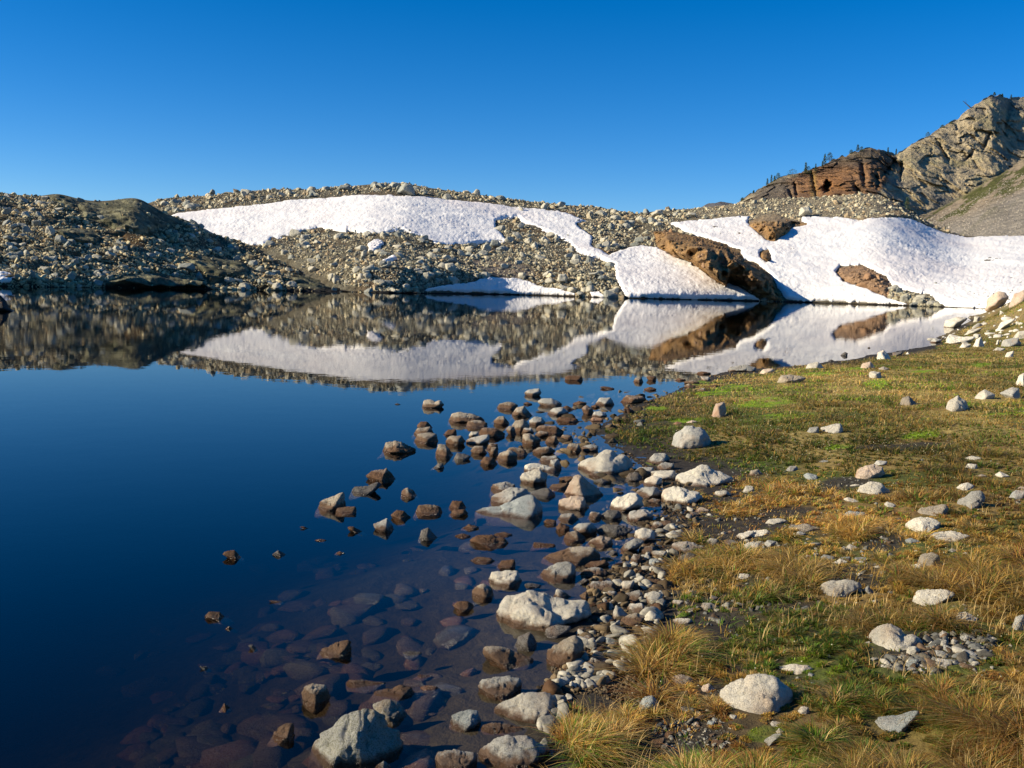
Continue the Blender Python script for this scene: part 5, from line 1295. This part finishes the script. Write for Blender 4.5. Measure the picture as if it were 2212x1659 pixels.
far_boulder(zpoly('515,545 520,480 560,490 610,520 600,550', *RD), 'grey', 'grey split block just below the ridge saddle', 11)
far_boulder(zpoly('430,500 450,475 490,490 515,545 470,545', *RD), 'pale', 'pale tilted slab touching the grey split block', 12)
far_boulder(zpoly('575,560 590,525 640,525 645,560 610,575', *RD), 'pale', 'cream block at the tip of the right snowfield', 13)
far_boulder(zpoly('1915,470 1940,370 2010,370 2050,400 2050,430 1960,430', *RD), 'pale', 'big pale flat boulder high on the bright ridge', 14)
far_boulder(zpoly('680,640 680,600 730,595 750,620 745,650 700,660', *R2), 'pale', 'big cream boulder amid the moraine rubble over the low snow strip', 15)
far_boulder(zpoly('905,520 920,480 945,472 965,500 965,530 925,530', *R2), 'pale', 'cream pointed boulder at the rubble edge touching the snow', 16)
far_boulder(zpoly('955,490 970,450 1010,455 1030,480 1015,500 975,505', *R2), 'grey', 'grey boulder leaning beside the cream pointed one', 17)
far_boulder(zpoly('1375,710 1385,670 1430,665 1445,690 1440,720 1395,722', *R2), 'pale', 'square pale boulder low in the moraine near the waterline', 18)
far_boulder(zpoly('1465,570 1480,540 1515,540 1530,575 1510,595 1475,590', *R2), 'pale', 'cream block near the lower right edge of the moraine', 19)
far_boulder(zpoly('530,690 545,665 575,660 590,690 575,715 540,712', *R2), 'pale', 'rounded pale boulder above the low snow strip start', 20)
far_boulder(zpoly('1690,755 1700,728 1740,722 1757,745 1755,772 1710,778', *R1), 'pale', 'cream rounded boulder on the waterline at the knoll foot', 21, posf=posC)
far_boulder(zpoly('285,425 295,385 330,380 350,410 340,440 300,440', *R1), 'pale', 'pinkish upright block high on the dark knoll', 22, posf=posC)
far_boulder(zpoly('330,470 345,430 380,430 410,465 400,485 350,480', *R1), 'grey', 'grey block by the dark hollow of the knoll', 23, posf=posC)
far_boulder(zpoly('1105,640 1120,610 1200,605 1220,640 1200,660 1120,655', *R1), 'grey', 'long pale-topped block above the dark knoll outcrop', 24, posf=posC)
# stones lying on the snow
SST = [('darkish', R3, '745,1050 740,1075 755,1085 765,1060 775,1080 785,1068 752,1062 770,1045', 9, 'small dark stone in the loose cluster on the right snowfield below the upper outcrop', 'rust'),
 ('a', R3, '860,1030', 9, 'lone dark stone on the snow between the stone cluster and the ridge', 'rust'), ('b', R3, '1640,1275', 22, 'flat dark stone lying on the lower right snowfield', 'grey'),
 ('c', R3, '1688,1325', 14, 'dark stone on the snow just above the stony tongue', 'grey'), ('d', R3, '1850,1325 1880,1335 1905,1345 1945,1330', 9, 'tiny dark stone on the snow near the far right waterline', 'grey'),
 ('e', R2, '1155,282', 50, 'pale boulder half buried at the top of the long snowfield', 'pale'), ('f', R2, '1415,470 1440,440', 18, 'grey stone on the narrow snow tongue', 'grey'), ('g', R2, '1510,352', 24, 'grey stone on the upper edge of the snow tongue', 'grey'),
 ('h', R2, '395,395 345,402 460,412 365,390', 20, 'dark stone on the long snowfield just above the moraine rubble', 'grey'), ('i', R3, '505,1085', 14, 'grey stone left of the small round outcrop in the snow', 'grey'), ('j', RD, '1185,655', 16, 'stone on the snow rim above the rust outcrop', 'pale'), ('k', RD, '2008,745', 14, 'dark stone low on the wide snowfield by itself', 'grey')]
for nm, T, pts, wz, lb, cn in SST:
    for j, (x, y) in enumerate(zpoly(pts, *T)):
        P = posB(np.array([[x]]), np.array([[y]]))[0, 0]; s = wz*T[2]*((P-CAM)@fw)/F*.5; P = P+np.array([0, -.6, .45+s*.1])
        o = link('snow_stone', PM[(j+len(lb)) % len(PROT3), cn], label=lb, cat='stone', group='stones on the snow: '+nm, loc=tuple(P)); mm = Matrix([list(Rb[(j*7+len(lb)) % 400][k]) for k in range(3)]).to_4x4(); o.matrix_world = Matrix.Translation(P)@mm@Matrix.Diagonal((s, s, s*.7, 1))
# ------------------------------------------------------------------ light
EL = math.radians(24); sd = np.array([-.985, -.15]); sd /= np.linalg.norm(sd)
to = Vector((sd[0]*math.cos(EL), sd[1]*math.cos(EL), math.sin(EL)))
ld = bpy.data.lights.new('sun', 'SUN'); ld.energy = 5.0; ld.angle = math.radians(.53); ld.color = (1, .88, .68)
lo_ = bpy.data.objects.new('sun', ld); COL.objects.link(lo_); lo_.rotation_euler = to.to_track_quat('Z', 'Y').to_euler(); lo_.location = (0, 0, 60)
w = bpy.data.worlds.new('World'); scene.world = w; w.use_nodes = True; nt = w.node_tree; bg = nt.nodes['Background']
sky = nt.nodes.new('ShaderNodeTexSky'); sky.sky_type = 'NISHITA'; sky.sun_disc = False; sky.sun_elevation = EL
sky.sun_rotation = math.atan2(to.x, to.y); sky.altitude = 2400; sky.air_density = 1.0; sky.dust_density = .6; sky.ozone_density = 4.5
hs = nt.nodes.new('ShaderNodeHueSaturation'); hs.inputs['Saturation'].default_value = 1.33; hs.inputs['Hue'].default_value = .505
nt.links.new(sky.outputs[0], hs.inputs['Color']); nt.links.new(hs.outputs[0], bg.inputs[0]); bg.inputs[1].default_value = .082
vs = scene.view_settings; vs.view_transform = 'Standard'; vs.look = 'None'; vs.exposure = 0.8; vs.gamma = 1
scene.cycles.max_bounces = 8; scene.cycles.transparent_max_bounces = 12; scene.cycles.volume_bounces = 0; scene.cycles.use_denoising = True; scene.cycles.caustics_reflective = False; scene.cycles.caustics_refractive = False
